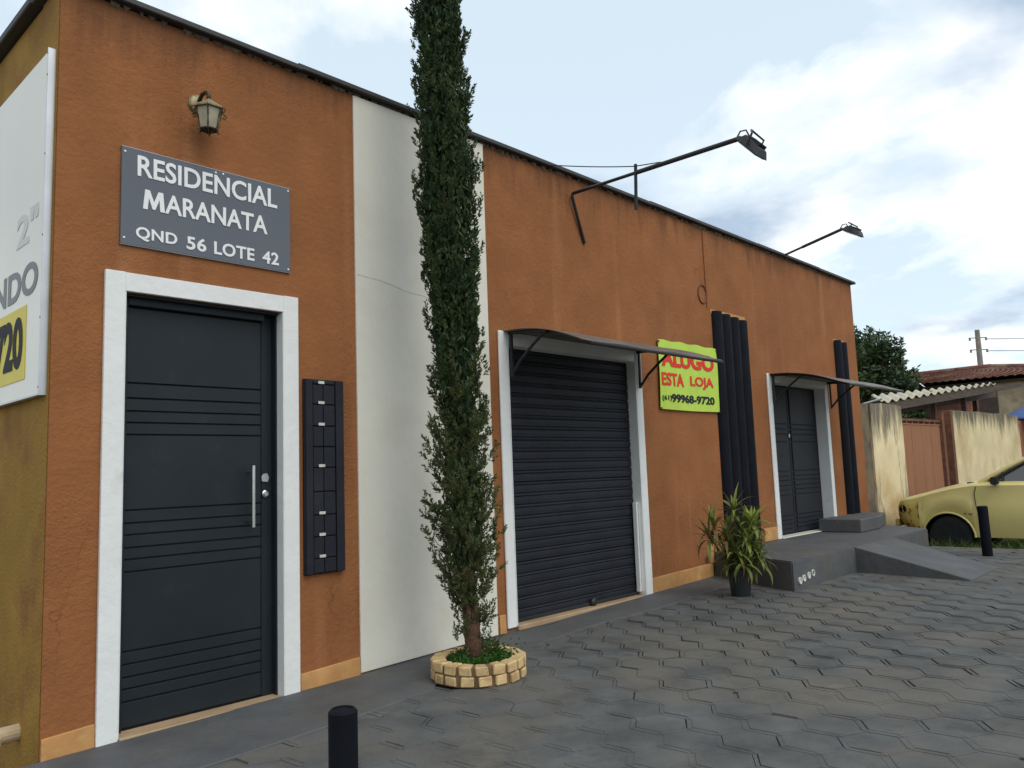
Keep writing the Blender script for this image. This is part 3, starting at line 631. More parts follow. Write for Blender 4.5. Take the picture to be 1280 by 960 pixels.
def btext(body, x, z, w, h, mat, bold): 
    me = text_mesh(body, w, h, .003, bold)
    bmx = bmesh.new(); bmx.from_mesh(me); bmesh.ops.subdivide_edges(bmx, edges=[e for e in bmx.edges if e.calc_length() > .06], cuts=1); bmesh.ops.triangulate(bmx, faces=bmx.faces); bmx.to_mesh(me); bmx.free()
    for v in me.vertices:
        X = x+v.co.x; Z = z+v.co.y; u = (X-5.122)/1.085; vv = (Z-.54)/.652
        v.co = (X-bo.x, -bwave(u, vv)-.0035-v.co.z, Z-bo.z)
    put('lettering', me, mat, bn)
btext('ALUGO', 5.155, .945, .965, .165, m_red, .045)
btext('ESTA', 5.14, .762, .40, .125, m_red, .03); btext('LOJA', 5.66, .755, .435, .125, m_red, .03)
btext('(61)', 5.137, .612, .155, .058, m_inkk, .02)
btext('99968-9720', 5.292, .607, .80, .082, m_inkk, .035)
for x, z in ((5.13, 1.18), (6.195, 1.18), (5.12, .55), (6.19, .55)):
    MB().box((x-bo.x-.006, -.012, z-bo.z-.012), (x-bo.x+.006, .018, z-bo.z+.004)).build('nail', m_rust, bn)

# side board
BXF = -.032
sb = empty('side_signboard', (BXF, .9, 1.3)); tag(sb, 'large white signboard with grey letters and yellow number strip on the side wall', 'signboard')
sbo = Vector((BXF, .9, 1.3))
MB().box((.0, .045-.9, .445-1.3), (.030, 2.6-.9, 2.135-1.3)).build('board', m_board, sb, bevel=.003)
MB().box((-.006, .036-.9, .437-1.3), (.031, .0445-.9, 2.143-1.3)).box((-.006, .0446-.9, .437-1.3), (.030, 2.6-.9, .4448-1.3)).build('board_trim', m_alu, sb)
def side_text(body, ynear, z, w, h, mat, bold):          # reads towards -y (to the corner); right end at ynear
    put('lettering', text_mesh(body, w, h, .002, bold), mat, sb, (-.0012, ynear+w-.9, z-1.3), (R_(90), 0, R_(-90)))
YEL = MB().box((-.003, .27-.9, .535-1.3), (-.0003, 1.9-.9, .905-1.3)).build('yellow_strip', m_yellowp, sb, bevel=.001)
put('lettering', text_mesh('9720', .62, .27, .002, .04), m_inkk, sb, (-.0045, .31+.62-.9, .59-1.3), (R_(90), 0, R_(-90)))
side_text('MANDO', .11, .945, 1.20, .165, m_gletter, .03)
side_text('2"', .13, 1.22, .34, .17, m_fletter, .03)
for z in (.47, .8, 1.2, 1.6, 2.0, 2.11): MB().box((-.0085, .0365-.9, z-1.3), (-.006, .043-.9, z+.008-1.3)).build('rivet', m_rust, sb)

# awnings
def awning(x0, x1, zw, label, reach=.83, drop=.185, rise=.040):
    a = empty('awning', ((x0+x1)/2, 0, zw)); tag(a, label, 'awning', 'curved sheet awnings over the shop doors')
    xc = (x0+x1)/2; w = (x1-x0)/2
    prof = []
    for k in range(13):
        t = k/12; prof.append((-reach*t, -drop*t+rise*math.sin(math.pi*min(1, t*1.05))*1.25))
    m = MB()
    xs = [-w-.05+(2*w+.10)*i/24 for i in range(25)]
    for x in xs:
        for (y, z) in prof: m.v.append((x, y, z+.012+.004*math.sin(x*9)*(-y)))
    for i in range(24):
        for k in range(12):
            q = i*13+k; m.f.append((q, q+13, q+14, q+1))
    o = m.build('awning_sheet', m_awn, a, smooth=True); s = o.modifiers.new('t', 'SOLIDIFY'); s.thickness = .006
    for sx_ in (-w+.01, w-.01):
        MB().box((sx_-.012, -.05, -.335), (sx_+.012, -.031, .0)).build('wall_bar', m_black, a, bevel=.002)
        MB().tube([(sx_, y, z-.006) for (y, z) in prof], .013, 6).build('side_rib', m_black, a)
        MB().tube([(sx_, -.04, -.32), (sx_, -.13, -.22), (sx_, -.26, -.12), (sx_, -.385, -.035)], .012, 8).build('brace', m_black, a)
    for k in (12,):
        y, z = prof[k]; MB().tube([(-w-.05, y, z-.004), (w+.05, y, z-.004)], .012, 6).build('front_bar', m_black, a)
    y, z = prof[6]; MB().tube([(-w-.04, y, z-.008), (w+.04, y, z-.008)], .010, 6).build('cross_bar', m_black, a)
    return a
awning(3.09, 4.78, 1.045, 'brown curved awning over the roller shutter, beside the neon banner')
awning(7.43, 9.07, 1.005, 'brown curved awning over the double door on the platform', .90, .19)

# floodlights on arms
def flood(name, pts, head_dir, label, strut=None, foot=None):
    e = empty(name, pts[0]); tag(e, label, 'floodlight', 'floodlights on pipe arms'); o0 = Vector(pts[0])
    P = [Vector(p)-o0 for p in pts]
    mid = P[0].lerp(P[-1], .45)
    MB().tube([P[0], mid], .0135, 10).build('arm', m_black, e); MB().tube([P[0].lerp(P[-1], .42), P[-1]], .018, 10).build('arm', m_black, e)
    if strut: MB().tube([Vector(strut[0])-o0, Vector(strut[1])-o0], .014, 6).build('strut', m_black, e)
    if foot: MB().tube([P[0], P[0]+Vector((-.01, .0, -.03)), Vector(foot)-o0], .0135, 8).build('foot_pipe', m_black, e)
    tip = P[-1]; d = Vector(head_dir).normalized(); side = Vector((1, 0, 0)); n_ = d.cross(side).normalized()
    Mh = Matrix((( side.x, d.x, n_.x, tip.x+d.x*.02), (side.y, d.y, n_.y, tip.y+d.y*.02), (side.z, d.z, n_.z, tip.z+d.z*.02), (0, 0, 0, 1)))
    hb = MB()
    v = [(-.085, 0, -.02), (.085, 0, -.02), (.085, .22, -.02), (-.085, .22, -.02), (-.055, .03, .045), (.055, .03, .045), (.055, .19, .03), (-.055, .19, .03)]
    hb.add([Mh @ Vector(p) for p in v], [(3, 2, 1, 0), (4, 5, 6, 7), (0, 1, 5, 4), (1, 2, 6, 5), (2, 3, 7, 6), (3, 0, 4, 7)])
    hb.build('lamp_head', m_black, e, bevel=.005)
    gl = MB().box((-.07, .02, -.026), (.07, .2, -.021), Mh); gl.build('lamp_glass', m_lampgl, e)
    fin = MB()
    for k in range(5): fin.box((-.05+.024*k, .05, .03), (-.046+.024*k, .17, .055), Mh)
    fin.build('cooling_fin', m_black, e)
    yk = MB(); yk.tube([Mh @ Vector(p) for p in ((-.09, .11, .0), (-.09, .09, .075), (0, .01, .085), (.09, .09, .075), (.09, .11, .0))], .008, 6)
    yk.build('yoke', m_black, e)
    MB().tube([tip+Vector((0, .03, .01)), tip+Vector((.0, .0, .05)), tip+Vector((.01, -.04, .05)), tip+Vector((.01, -.06, .0))], .006, 6).build('cable_loop', m_black, e)
    return e
flood('floodlight', [(3.934, -.03, 2.321), (3.934, -1.57, 2.31)], (0, -.66, -.75), 'nearer black floodlight on long pipe arm above the roller shutter', ((3.934, -.672, 2.385), (3.934, -.655, 2.02)), (4.09, -.012, 1.92))
flood('floodlight', [(8.0, .10, 2.475), (8.0, -.75, 2.662)], (0, -.86, -.5), 'farther black floodlight on thin arm above the double door')
# service wires
def wire(name, pts, r, label, cat='wire', mat=None):
    m = MB(); P = [Vector(p) for p in pts]
    m.tube(P, r, 5); return tag(m.build(name, mat or m_black), label, cat)
def sag(a, b, s, n=14):
    a, b = Vector(a), Vector(b); return [a.lerp(b, i/n)-Vector((0, 0, s*4*(i/n)*(1-i/n))) for i in range(n+1)]
wire('cable', sag((3.45, .25, 2.56), (3.934, -.66, 2.372), .02)+[Vector((3.936, -.9, 2.335))], .0045, 'thin black cable drooping from the roof edge to the nearer floodlight arm', 'cable')

# bollards
def bollard(x, y, h, lean, label, r=.05):
    b = MB(); z0 = gz(x)-.02
    b.lathe([(r, 0), (r, h-.008), (r-.007, h), (r-.012, h), (r-.013, h-.004), (.0001, h-.003)], 24)
    o = b.build('bollard', m_pipe, None, smooth=False, loc=(x, y, z0), rot=lean); smooth_by_angle(o, 30)
    return tag(o, label, 'bollard', 'charcoal pipe bollards')
bollard(.055, -2.245, abs(-.605-gz(0))+.02, (0, 0, 0), 'charcoal pipe bollard in the foreground, cut by the bottom edge', .0385)
bollard(8.78, -1.72, .56, (0, R_(-3), 0), 'charcoal pipe bollard on the far pavement edge before the car', .052)

# ================================================================ PLANTS
# brick ring
RC = Vector((2.13, -.60, gz(2.1)+.0))
ringo = empty('brick_planter', RC); tag(ringo, 'round cream brick planter ring around the cypress foot', 'planter')
MB().lathe([(.266, 0), (.266, .106), (.192, .108), (.188, .04), (.0001, .04)], 40).build('mortar_core', m_mort, ringo)
bkm = []
for q in range(4):
    w = .074; h = .054; d = .086; m = MB()
    jt = lambda a: a+random.uniform(-.004, .004)
    m.add([(jt(-w/2), jt(0), 0), (jt(w/2), jt(0), 0), (jt(w/2*.8), d, 0), (jt(-w/2*.8), d, 0), (jt(-w/2), jt(0), jt(h)), (jt(w/2), jt(0), jt(h)), (jt(w/2*.8), d, jt(h)), (jt(-w/2*.8), d, jt(h))],
          [(3, 2, 1, 0), (4, 5, 6, 7), (0, 1, 5, 4), (1, 2, 6, 5), (2, 3, 7, 6), (3, 0, 4, 7)])
    me = m.mesh('brick', .006); me.materials.append(m_brick); bkm.append(me)
for course in range(2):
    nb = 18 if course else 17
    for k in range(nb):
        a = 2*math.pi*(k+.5*course+random.uniform(-.06, .06))/nb
        p = (.278*math.cos(a), .278*math.sin(a), .003+course*.060+random.uniform(-.002, .002))
        put('brick', random.choice(bkm), None, ringo, p, (random.gauss(0, .03), random.gauss(0, .03), a+R_(90)+random.gauss(0, .04)))
MB().lathe([(.188, .045), (.18, .055), (.1, .062), (.0001, .066)], 24).build('soil', m_soil, ringo)
# low ferny plants in the ring
fg = MB(); rf = random.Random(21)
for i in range(520):
    a = rf.uniform(0, 2*math.pi); rr = .172*math.sqrt(rf.random()); x, y = rr*math.cos(a), rr*math.sin(a)
    hgt = rf.uniform(.035, .085)*(2.0 if x > .06 and rf.random() < .6 else 1)
    d = Vector((rf.gauss(0, .5), rf.gauss(0, .5), 1)).normalized(); base = Vector((x, y, .055)); sd_ = d.orthogonal().normalized()
    q = Matrix.Rotation(rf.uniform(0, 6.28), 3, d); sd_ = q @ sd_
    for t in range(5):
        c = base+d*hgt*(t+1)/5; ll = .022*(1.1-t/6)
        for s in (-1, 1):
            tip = c+sd_*s*ll+d*ll*.5; n_ = d.cross(sd_)*.005
            fg.add([c-d*.006, tip-n_, c+d*.008+n_], [(0, 1, 2)])
gc = tag(fg.build('ferns', m_fern, None, loc=RC), 'bright green ferns growing inside the brick planter', 'ferns', kind='stuff')

# cypress
TB = Vector((2.12, -.585, -1.10));
cy = empty('cypress_tree', TB); tag(cy, 'tall slim cypress rising from the brick planter, taller than the building', 'tree')
# crown: height above the planter, sideways lean (x, y), radius
axis = [(0.279, -0.02, 0.019, 0.094), (0.385, -0.021, 0.02, 0.127), (0.548, -0.028, 0.027, 0.155), (0.735, -0.034, 0.033, 0.197), (0.877, -0.038, 0.036, 0.201), (1.114, -0.037, 0.035, 0.164), (1.355, -0.039, 0.037, 0.145), (1.647, -0.044, 0.041, 0.141), (1.843, -0.043, 0.041, 0.15), (2.142, -0.048, 0.046, 0.192), (2.394, -0.061, 0.058, 0.192), (2.803, -0.071, 0.067, 0.206), (3.166, -0.071, 0.068, 0.197), (3.803, -0.082, 0.077, 0.164), (4.128, -0.083, 0.079, 0.155), (4.792, -0.082, 0.078, 0.131), (5.534, -0.084, 0.08, 0.094), (6.001, -0.088, 0.083, 0.019)]
def cyp(z):
    for i in range(len(axis)-1):
        if axis[i][0] <= z <= axis[i+1][0]:
            t = (z-axis[i][0])/(axis[i+1][0]-axis[i][0]); return [axis[i][k]*(1-t)+axis[i+1][k]*t for k in (1, 2, 3)]
    return list(axis[-1][1:]) if z > axis[-1][0] else list(axis[0][1:])
ztop = axis[-1][0]; zbot = axis[0][0]
tr = []
for i in range(14):
    z = -.05+(ztop-.2)*i/13; x, y, r_ = cyp(z) if z > zbot else (axis[0][1]*max(0, z)/zbot, axis[0][2]*max(0, z)/zbot, 0)
    tr.append((x, y, z))
o = MB().tube(tr, [.05-.0032*i for i in range(14)], 12).build('trunk', m_bark, cy, smooth=True)
rcx = random.Random(5)
def shoot(m, p, d, L_, nsp, wid, leafl):
    d = d.normalized(); s = d.orthogonal().normalized()
    for k in range(nsp):
        t = (k+rcx.random())/nsp; a = rcx.uniform(0, 6.283)
        o_ = Matrix.Rotation(a, 3, d) @ s
        c = p+d*L_*t; l_ = leafl*rcx.uniform(.7, 1.3)*(1.15-.6*t)
        ld = (d*.8+o_*rcx.uniform(.4, .9)).normalized(); tip = c+ld*l_; w = ld.cross(Vector((rcx.gauss(0, 1), rcx.gauss(0, 1), rcx.gauss(0, 1)))).normalized()*wid*rcx.uniform(.7, 1.3)
        m1 = c+ld*l_*.45
        m.add([c, m1+w, tip, m1-w], [(0, 1, 2, 3)])
cr1, cr2, cr3 = MB(), MB(), MB()
br = MB()
# clumps: upright plumes that make up the crown
nplume = 900
for i in range(nplume):
    z = zbot-.02+(ztop-.15-zbot)*(i+rcx.random())/nplume
    cx_, cy_, r_ = cyp(z)
    a = rcx.uniform(0, 6.283); low = max(0, min(1, (1.75-z)/.9)); 
    f_ = math.sqrt(rcx.random())
    hi = 1-low; rr = r_*(f_*.95 if rcx.random() < .8 else f_*1.08)*rcx.uniform(.82, 1.02)*(1-.13*hi)
    p = Vector((cx_+rr*math.cos(a), cy_+rr*math.sin(a), z))
    oo = Vector((math.cos(a), math.sin(a), 0))
    d = (oo*rcx.uniform(.05, .22)*(1+2.2*low)+Vector((rcx.gauss(0, .1), rcx.gauss(0, .1), 1))).normalized()
    L_ = rcx.uniform(.13, .26)*(1-.25*low)
    mm = cr1
    if low > .5 or (low > .1 and rcx.random() < low*1.3): mm = cr2
    if abs(z-(1.1+1.57)) < .14 and math.cos(a) < -.1 and math.sin(a) < .4 and rcx.random() < .22: mm = cr3
    if rcx.random() < .004: mm = cr3
    br.tube([Vector((cx_, cy_, z-.08)), p, p+d*L_*.4], [.0035, .0025, .001], 4, False)
    nb = int(rcx.uniform(7, 11)*(1-.25*low))
    for k in range(nb):
        q = p+d*L_*(k/nb)+Vector((rcx.gauss(0, .016), rcx.gauss(0, .016), rcx.gauss(0, .01)))
        dd_ = (d+Vector((rcx.gauss(0, .22+.25*low), rcx.gauss(0, .22+.25*low), rcx.gauss(0, .2)))).normalized()
        shoot(mm, q, dd_, rcx.uniform(.045, .085), int(22-5*low), .0048, .030)
# the shaded inside of the crown
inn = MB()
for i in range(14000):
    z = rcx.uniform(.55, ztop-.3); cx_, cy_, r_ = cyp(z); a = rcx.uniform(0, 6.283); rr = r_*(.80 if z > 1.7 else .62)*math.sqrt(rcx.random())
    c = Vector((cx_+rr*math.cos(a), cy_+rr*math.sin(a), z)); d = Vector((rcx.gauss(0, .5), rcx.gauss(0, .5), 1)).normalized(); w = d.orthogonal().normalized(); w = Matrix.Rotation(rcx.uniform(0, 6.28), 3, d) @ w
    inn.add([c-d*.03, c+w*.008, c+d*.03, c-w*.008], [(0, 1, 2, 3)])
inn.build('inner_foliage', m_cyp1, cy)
# a few twigs hanging beside the bare trunk
for i in range(15):
    a = rcx.uniform(-1.6, 1.6)-.3; z = rcx.uniform(.02, .32); rr = rcx.uniform(.03, .10); x, y = rr*math.cos(a), rr*math.sin(a)
    sx_ = 1 if rcx.random() < .6 else -1
    p = Vector((sx_*abs(x)*1.1+.04*sx_*.7, -abs(y)*.4*sx_, z))
    for k in range(6): shoot(cr2, p+Vector((rcx.gauss(0, .02), rcx.gauss(0, .02), rcx.gauss(0, .03))), Vector((rcx.gauss(0, .5), rcx.gauss(0, .5), .6)), .07, 16, .0045, .026)
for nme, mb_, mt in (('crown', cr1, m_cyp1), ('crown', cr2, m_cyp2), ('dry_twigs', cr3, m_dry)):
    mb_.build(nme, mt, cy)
br.build('branches', m_cypbr, cy)

# potted dracaena
PO = Vector((5.13, -.70, gz(5.1)+.002))
pp = empty('potted_plant', PO); tag(pp, 'black plastic pot with spiky green strap-leaved plant beside the platform', 'potted plant')
MB().lathe([(.078, 0), (.098, .19), (.106, .192), (.108, .225), (.100, .228), (.096, .2), (.0001, .2)], 28).build('pot', m_pot, pp)
MB().lathe([(.095, .195), (.05, .206), (.0001, .21)], 16).build('soil', m_soil, pp)
lfm = []
def strap(L_, w, bend, mat):
    m = MB(); n = 6; v = []; p = Vector((0, 0, 0)); ang = 0
    for i in range(n+1):
        t = i/n; ww = w*(.55+.9*t)*(1-t)**.55 if t < 1 else 0
        ww = w*min(1, .5+2*t)*(1-t**2.2)
        v += [(p.x, -ww, p.z+.0), (p.x, 0, p.z-ww*.35), (p.x, ww, p.z)]
        ang = -bend*t; p = p+Vector((math.cos(ang), 0, math.sin(ang)))*L_/n
    f = []
    for i in range(n):
        a = i*3; f += [(a, a+3, a+4, a+1), (a+1, a+4, a+5, a+2)]
    m.add(v, f); me = m.mesh('leaf', smooth=True); me.materials.append(mat); return me
for mat in (m_leafA, m_leafB, m_leafC):
    lfm.append([strap(.25, .0165, b_, mat) for b_ in (.5, 1.2, 1.9)])
rl = random.Random(9)
# heads of leaves: position (right, towards-viewer, up), tilt, count, kind mix
hr = Vector((math.cos(R_(43)), -math.sin(R_(43)), 0)); ht = Vector((-math.sin(R_(43)), -math.cos(R_(43)), 0))
heads = [(-.02, .02, .73, 24, .25, .12), (-.20, .0, .60, 17, .1, .45), (-.26, .05, .52, 14, .1, .55), (-.12, .06, .50, 18, .1, .45), (.10, .07, .62, 19, .75, .05), (.16, .0, .60, 15, .55, .05), (.05, .12, .48, 24, .35, .05),
         (-.06, .10, .40, 24, .1, .15), (.12, .10, .37, 24, .05, .10), (.00, .14, .31, 22, .0, .15), (.10, -.04, .44, 18, .1, .1), (.15, .06, .30, 18, .05, .15), (-.09, .02, .32, 16, .05, .3), (.03, .06, .56, 16, .2, .1), (-.05, -.03, .55, 16, .15, .15)]
nleaf = 0
for (a_, b_, h_, n_, py_, pb_) in heads:
    top = hr*a_+ht*b_+Vector((0, 0, h_)); base = Vector((top.x*.25, top.y*.25, .2))
    stem = MB().tube([base, base.lerp(top, .5)+Vector((rl.gauss(0, .01), rl.gauss(0, .01), -.01)), top], [.009, .008, .006], 6).build('stem', m_leafC, pp)
    for k in range(n_):
        q = rl.random(); kind = 1 if q < py_ else (2 if q < py_+pb_ else 0)
        age = k/n_; el = R_(75-105*age+rl.gauss(0, 8)); azm = k*2.4+rl.gauss(0, .25)
        me = lfm[kind][min(2, int(age*2.2+rl.random()*.9))]
        o = put('leaf', me, None, stem, top-Vector((0, 0, .05*age)), (0, -el, azm)); o.rotation_mode = 'XYZ'
        sc = rl.uniform(.6, 1.08); o.scale = (sc, rl.uniform(.85, 1.25), sc); nleaf += 1

# ================================================================ THE NEIGHBOURING LOT
def wy(x): return .35-.05*(x-10.3)
def slab_wall(name, x0, x1, z0, z1, th, mat, parent=None, proud=0, bevel=.01, jag=0):
    m = MB(); n = max(1, int((x1-x0)/.35)); rj = random.Random(int(x0*10))
    for i in range(n+1):
        x = x0+(x1-x0)*i/n; y = wy(x)-proud; zt = z1+(rj.uniform(-jag, jag) if jag else 0)
        m.v += [(x, y, z0), (x, y, zt), (x, y+th, zt), (x, y+th, z0)]
    for i in range(n):
        a = i*4; m.f += [(a, a+4, a+5, a+1), (a+1, a+5, a+6, a+2), (a+2, a+6, a+7, a+3), (a+3, a+7, a+4, a)]
    m.f += [(0, 1, 2, 3), (n*4+3, n*4+2, n*4+1, n*4)]
    return m.build(name, mat, parent)
GZ2 = -1.45
tag(slab_wall('stained_pillar', 10.2, 11.38, GZ2, .855, .22, m_darkwall, None, -.03, jag=.012), 'dark mouldy strip of wall right behind the end of the brown building', 'wall')
tag(slab_wall('boundary_wall', 11.385, 12.60, GZ2, .865, .2, m_creamwall2, None, .0, jag=.012), 'cream rendered wall with dark run-down stains between building and red gate', 'wall')
gt = empty('metal_gate', (13.6, wy(13.6), GZ2)); tag(gt, 'oxide red sheet metal gate between the stained cream walls', 'gate')
def gpart(name, x0, x1, z0, z1, th, mat, proud=0):
    m = MB()
    for x in (x0, x1):
        y = wy(x)-proud-wy(13.6)
        m.v += [(x-13.6, y, z0-GZ2), (x-13.6, y, z1-GZ2), (x-13.6, y+th, z1-GZ2), (x-13.6, y+th, z0-GZ2)]
    m.f += [(0, 4, 5, 1), (1, 5, 6, 2), (2, 6, 7, 3), (3, 7, 4, 0), (0, 1, 2, 3), (7, 6, 5, 4)]
    return m.build(name, mat, gt)
for i in range(4):
    a = 12.68+i*.445; gpart('gate_sheet', a, a+.435, GZ2+.08, .56, .012, m_gate, -.06)
gpart('top_rail', 12.66, 14.48, .625, .665, .04, m_rust, -.05); gpart('top_rail', 12.66, 14.48, .562, .585, .04, m_gate, -.05)
for i in range(8):
    a = 12.66+.26*i; gpart('gate_bar', a, a+.05, .585, .625, .03, m_rust, -.055)
gpart('gate_post', 12.605, 12.655, GZ2, .74, .06, m_rust, -.04)
gpart('gate_post', 14.50, 14.62, GZ2, .80, .10, m_rust, -.02)
tag(slab_wall('gate_pier', 14.86, 14.98, GZ2, .84, .2, m_rust, None, .01), 'narrow reddish brick pier right of the red gate', 'pier')
tag(slab_wall('boundary_wall', 14.985, 19.2, GZ2, .862, .2, m_creamwall, None, .0, jag=.010), 'long cream rendered wall with mould along its top, right of the red gate', 'wall')
tag(slab_wall('brick_wall', 19.3, 30, GZ2, .74, .2, m_redwall, None, -.05, jag=.02), 'exposed red brick wall at the right edge beyond the cream wall', 'wall')

# lean-to with corrugated roof
lt = empty('lean_to', (16.5, 2, GZ2)); tag(lt, 'open lean-to shed with pale corrugated roof behind the cream wall', 'shed')
lto = Vector((16.5, 2, GZ2))
m = MB(); nu = 150; nv = 6
A, B_ = Vector((14.45, 1.15, 1.075)), Vector((19.3, .30, 1.62)); C2, D2_ = Vector((17.4, 2.35, 1.44)), Vector((22.4, .96, 1.87))
for i in range(nu+1):
    u = i/nu; wv = .032*math.sin(u*2*math.pi*16)
    e0 = A.lerp(B_, u); e1 = C2.lerp(D2_, u)
    for j in range(nv+1):
        p = e0.lerp(e1, j/nv); m.v.append(p-lto+Vector((0, 0, wv)))
for i in range(nu):
    for j in range(nv):
        a = i*(nv+1)+j; m.f.append((a, a+nv+1, a+nv+2, a+1))
o = m.build('corrugated_roof', m_fibro, lt, smooth=True); s_ = o.modifiers.new('t', 'SOLIDIFY'); s_.thickness = .015
def beam(p, q, w, h, name='beam', mat=None):
    p, q = Vector(p)-lto, Vector(q)-lto; d = (q-p); L_ = d.length; M4 = Matrix.Translation(p) @ d.to_track_quat('X', 'Z').to_matrix().to_4x4()
    return MB().box((0, -w/2, -h/2), (L_, w/2, h/2), M4).build(name, mat or m_wood, lt)
beam((14.5, 1.2, .96), (19.3, .36, 1.50), .07, .16); beam((15.2, 1.5, .90), (20.6, .6, 1.45), .06, .12)
beam((16.6, 1.0, 1.16), (20.3, .0, 1.60), .05, .10)
for x, y, zt in ((15.0, 1.6, .95), (17.1, 1.0, 1.2), (18.6, .8, 1.35), (20.4, 1.0, 1.6)): beam((x, y, GZ2), (x, y, zt), .09, .09, 'post')
MB().box((16.2-lto.x, 2.0-lto.y, 0), (18.0-lto.x, 2.15-lto.y, 1.2-GZ2)).build('shed_wall', m_blueshade, lt)
MB().box((18.3-lto.x, 1.3-lto.y, 0), (22.0-lto.x, 1.42-lto.y, 1.5-GZ2)).build('shed_wall', m_redwall, lt)

# tarp
tp = MB(); ap = Vector((20.7, -.45, 1.56)); nr_ = 9; ns_ = 24
base = []
for k in range(ns_):
    q = k/ns_*4; e = int(q); t = q-e
    c4 = [Vector((19.55, .36, .84)), Vector((22.0, .36, .84)), Vector((22.0, -1.3, .84)), Vector((19.55, -1.3, .84))]
    base.append(c4[e].lerp(c4[(e+1) % 4], t)+Vector((0, 0, -.05*math.sin(math.pi*t))))
for j in range(nr_+1):
    for k in range(ns_):
        t = j/nr_; p = ap.lerp(base[k], t); p.z -= .10*math.sin(math.pi*t)+.012*math.sin(k*2.3)*t; tp.v.append(p)
for j in range(nr_):
    for k in range(ns_): tp.f.append((j*ns_+k, j*ns_+(k+1) % ns_, (j+1)*ns_+(k+1) % ns_, (j+1)*ns_+k))
o = tp.build('tarpaulin', m_tarp, smooth=True); s_ = o.modifiers.new('t', 'SOLIDIFY'); s_.thickness = .01
tag(o, 'blue tarpaulin sheltering the yard behind the wall at the right edge', 'tarpaulin')

# house behind
hs = empty('tiled_house', (29, 2, GZ2)); tag(hs, 'old house with red clay tile roof behind the corrugated lean-to', 'house')
ho = Vector((29, 2, GZ2))
EX0, EX1, EY0, EY1, EZ, RZ = 25.0, 33, -1.2, 5.05, 2.20, 2.80
MB().box((EX0+.5-ho.x, EY0+.5-ho.y, 0), (EX1-.5-ho.x, EY1-.35-ho.y, EZ-.02-GZ2)).build('house_wall', m_house, hs)
R1, R2 = Vector((28.3, 4.75, RZ)), Vector((28.3, 2.3, RZ+.02))
def roofface(a, b, c, d, rows=14):
    """a-b eave, d-c ridge; rows of half-round tiles as waves"""
    m = MB(); Lw = (b-a).length; nu = max(8, int(Lw/.055)); per = .22
    n_ = (b-a).cross(d-a).normalized()
    if n_.z < 0: n_ = -n_
    for i in range(nu+1):
        u = i/nu
        for j in range(rows+1):
            for st_ in (0, 1):
                v = min(1, (j+st_*.98)/rows) if j < rows else 1
                p = a.lerp(b, u).lerp(d.lerp(c, u), v); wv = .045*abs(math.sin(math.pi*u*Lw/per)); step = .03*(1-st_)
                m.v.append(p+n_*(wv+step)-ho)
    W_ = (rows+1)*2
    for i in range(nu):
        for j in range(W_-1):
            q = i*W_+j; m.f.append((q, q+W_, q+W_+1, q+1))
    return m.build('roof_slope', m_tile, hs)
E = [Vector((EX0, EY1, EZ)), Vector((EX0, EY0, EZ)), Vector((EX1, EY0, EZ)), Vector((EX1, EY1, EZ))]
roofface(E[1], E[0], R1, R2); roofface(E[2], E[1], R2+Vector((0, -.0, 0)), R2); roofface(E[3], E[2], R2, R1); roofface(E[0], E[3], R1, R1+Vector((.001, 0, 0)))
MB().tube([R1-ho+Vector((0, .05, .06)), R2-ho+Vector((0, 0, .06))], .09, 8).tube([R2-ho+Vector((0, 0, .06)), E[1]-ho+Vector((0, 0, .06))], .08, 8).tube([R1-ho+Vector((0, 0, .06)), E[0]-ho+Vector((0, 0, .06))], .08, 8).build('ridge_tiles', m_tile, hs)
MB().box((EX0+.3-ho.x, EY0+.3-ho.y, EZ-.09-GZ2), (EX1-.3-ho.x, EY1-.2-ho.y, EZ-.03-GZ2)).build('eaves_board', m_wood, hs)
for yy in (3.4, 1.6, -.2):
    w_ = MB().box((EX0+.47-ho.x, yy-ho.y, 1.0-GZ2), (EX0+.498-ho.x, yy+.9-ho.y, 1.9-GZ2)).build('window', m_wood, hs)

# dark broad tree behind the building end
tw = empty('broad_tree', (24.6, 5.05, GZ2)); tag(tw, 'dense dark green tree with upright shoots behind the end of the building', 'tree')
MB().tube([(0, 0, 0), (.05, .05, 1.5), (.1, 0, 2.6), (.15, .1, 3.8)], [.2, .16, .12, .07], 10).build('trunk', m_trunk, tw, smooth=True)
lm = MB(); rt_ = random.Random(31)
lim = MB()
for i in range(300):
    a = rt_.uniform(0, 6.283); u = rt_.random()
    hh = 2.3+2.85*u; prof_r = 1.75*math.sin(math.pi*min(1, .22+.62*u))**.8*(1-.25*u); rr = prof_r*math.sqrt(rt_.random())
    p = Vector((rr*math.cos(a), rr*math.sin(a), hh-.30*rr)); d = Vector((math.cos(a)*.35*rr/1.9, math.sin(a)*.35*rr/1.9, 1)).normalized()
    L_ = rt_.uniform(.35, .75)
    lim.tube([Vector((.1, 0, max(1.6, hh-1.3))), p, p+d*L_*.8], [.03, .02, .008], 4, False)
    for k in range(60):
        t = rt_.random(); c = p+d*L_*t; o_ = Vector((rt_.gauss(0, 1), rt_.gauss(0, 1), rt_.gauss(.4, .6))).normalized()
        wid = .15*(1.05-.75*t); c = c+Vector((rt_.gauss(0, wid*.6), rt_.gauss(0, wid*.6), 0))
        s = o_.orthogonal().normalized()*.04; l_ = rt_.uniform(.12, .22)
        lm.add([c, c+o_*l_*.5+s, c+o_*l_, c+o_*l_*.5-s], [(0, 1, 2, 3)])
lm.build('crown', m_treeA, tw); lim.build('limbs', m_trunk, tw)

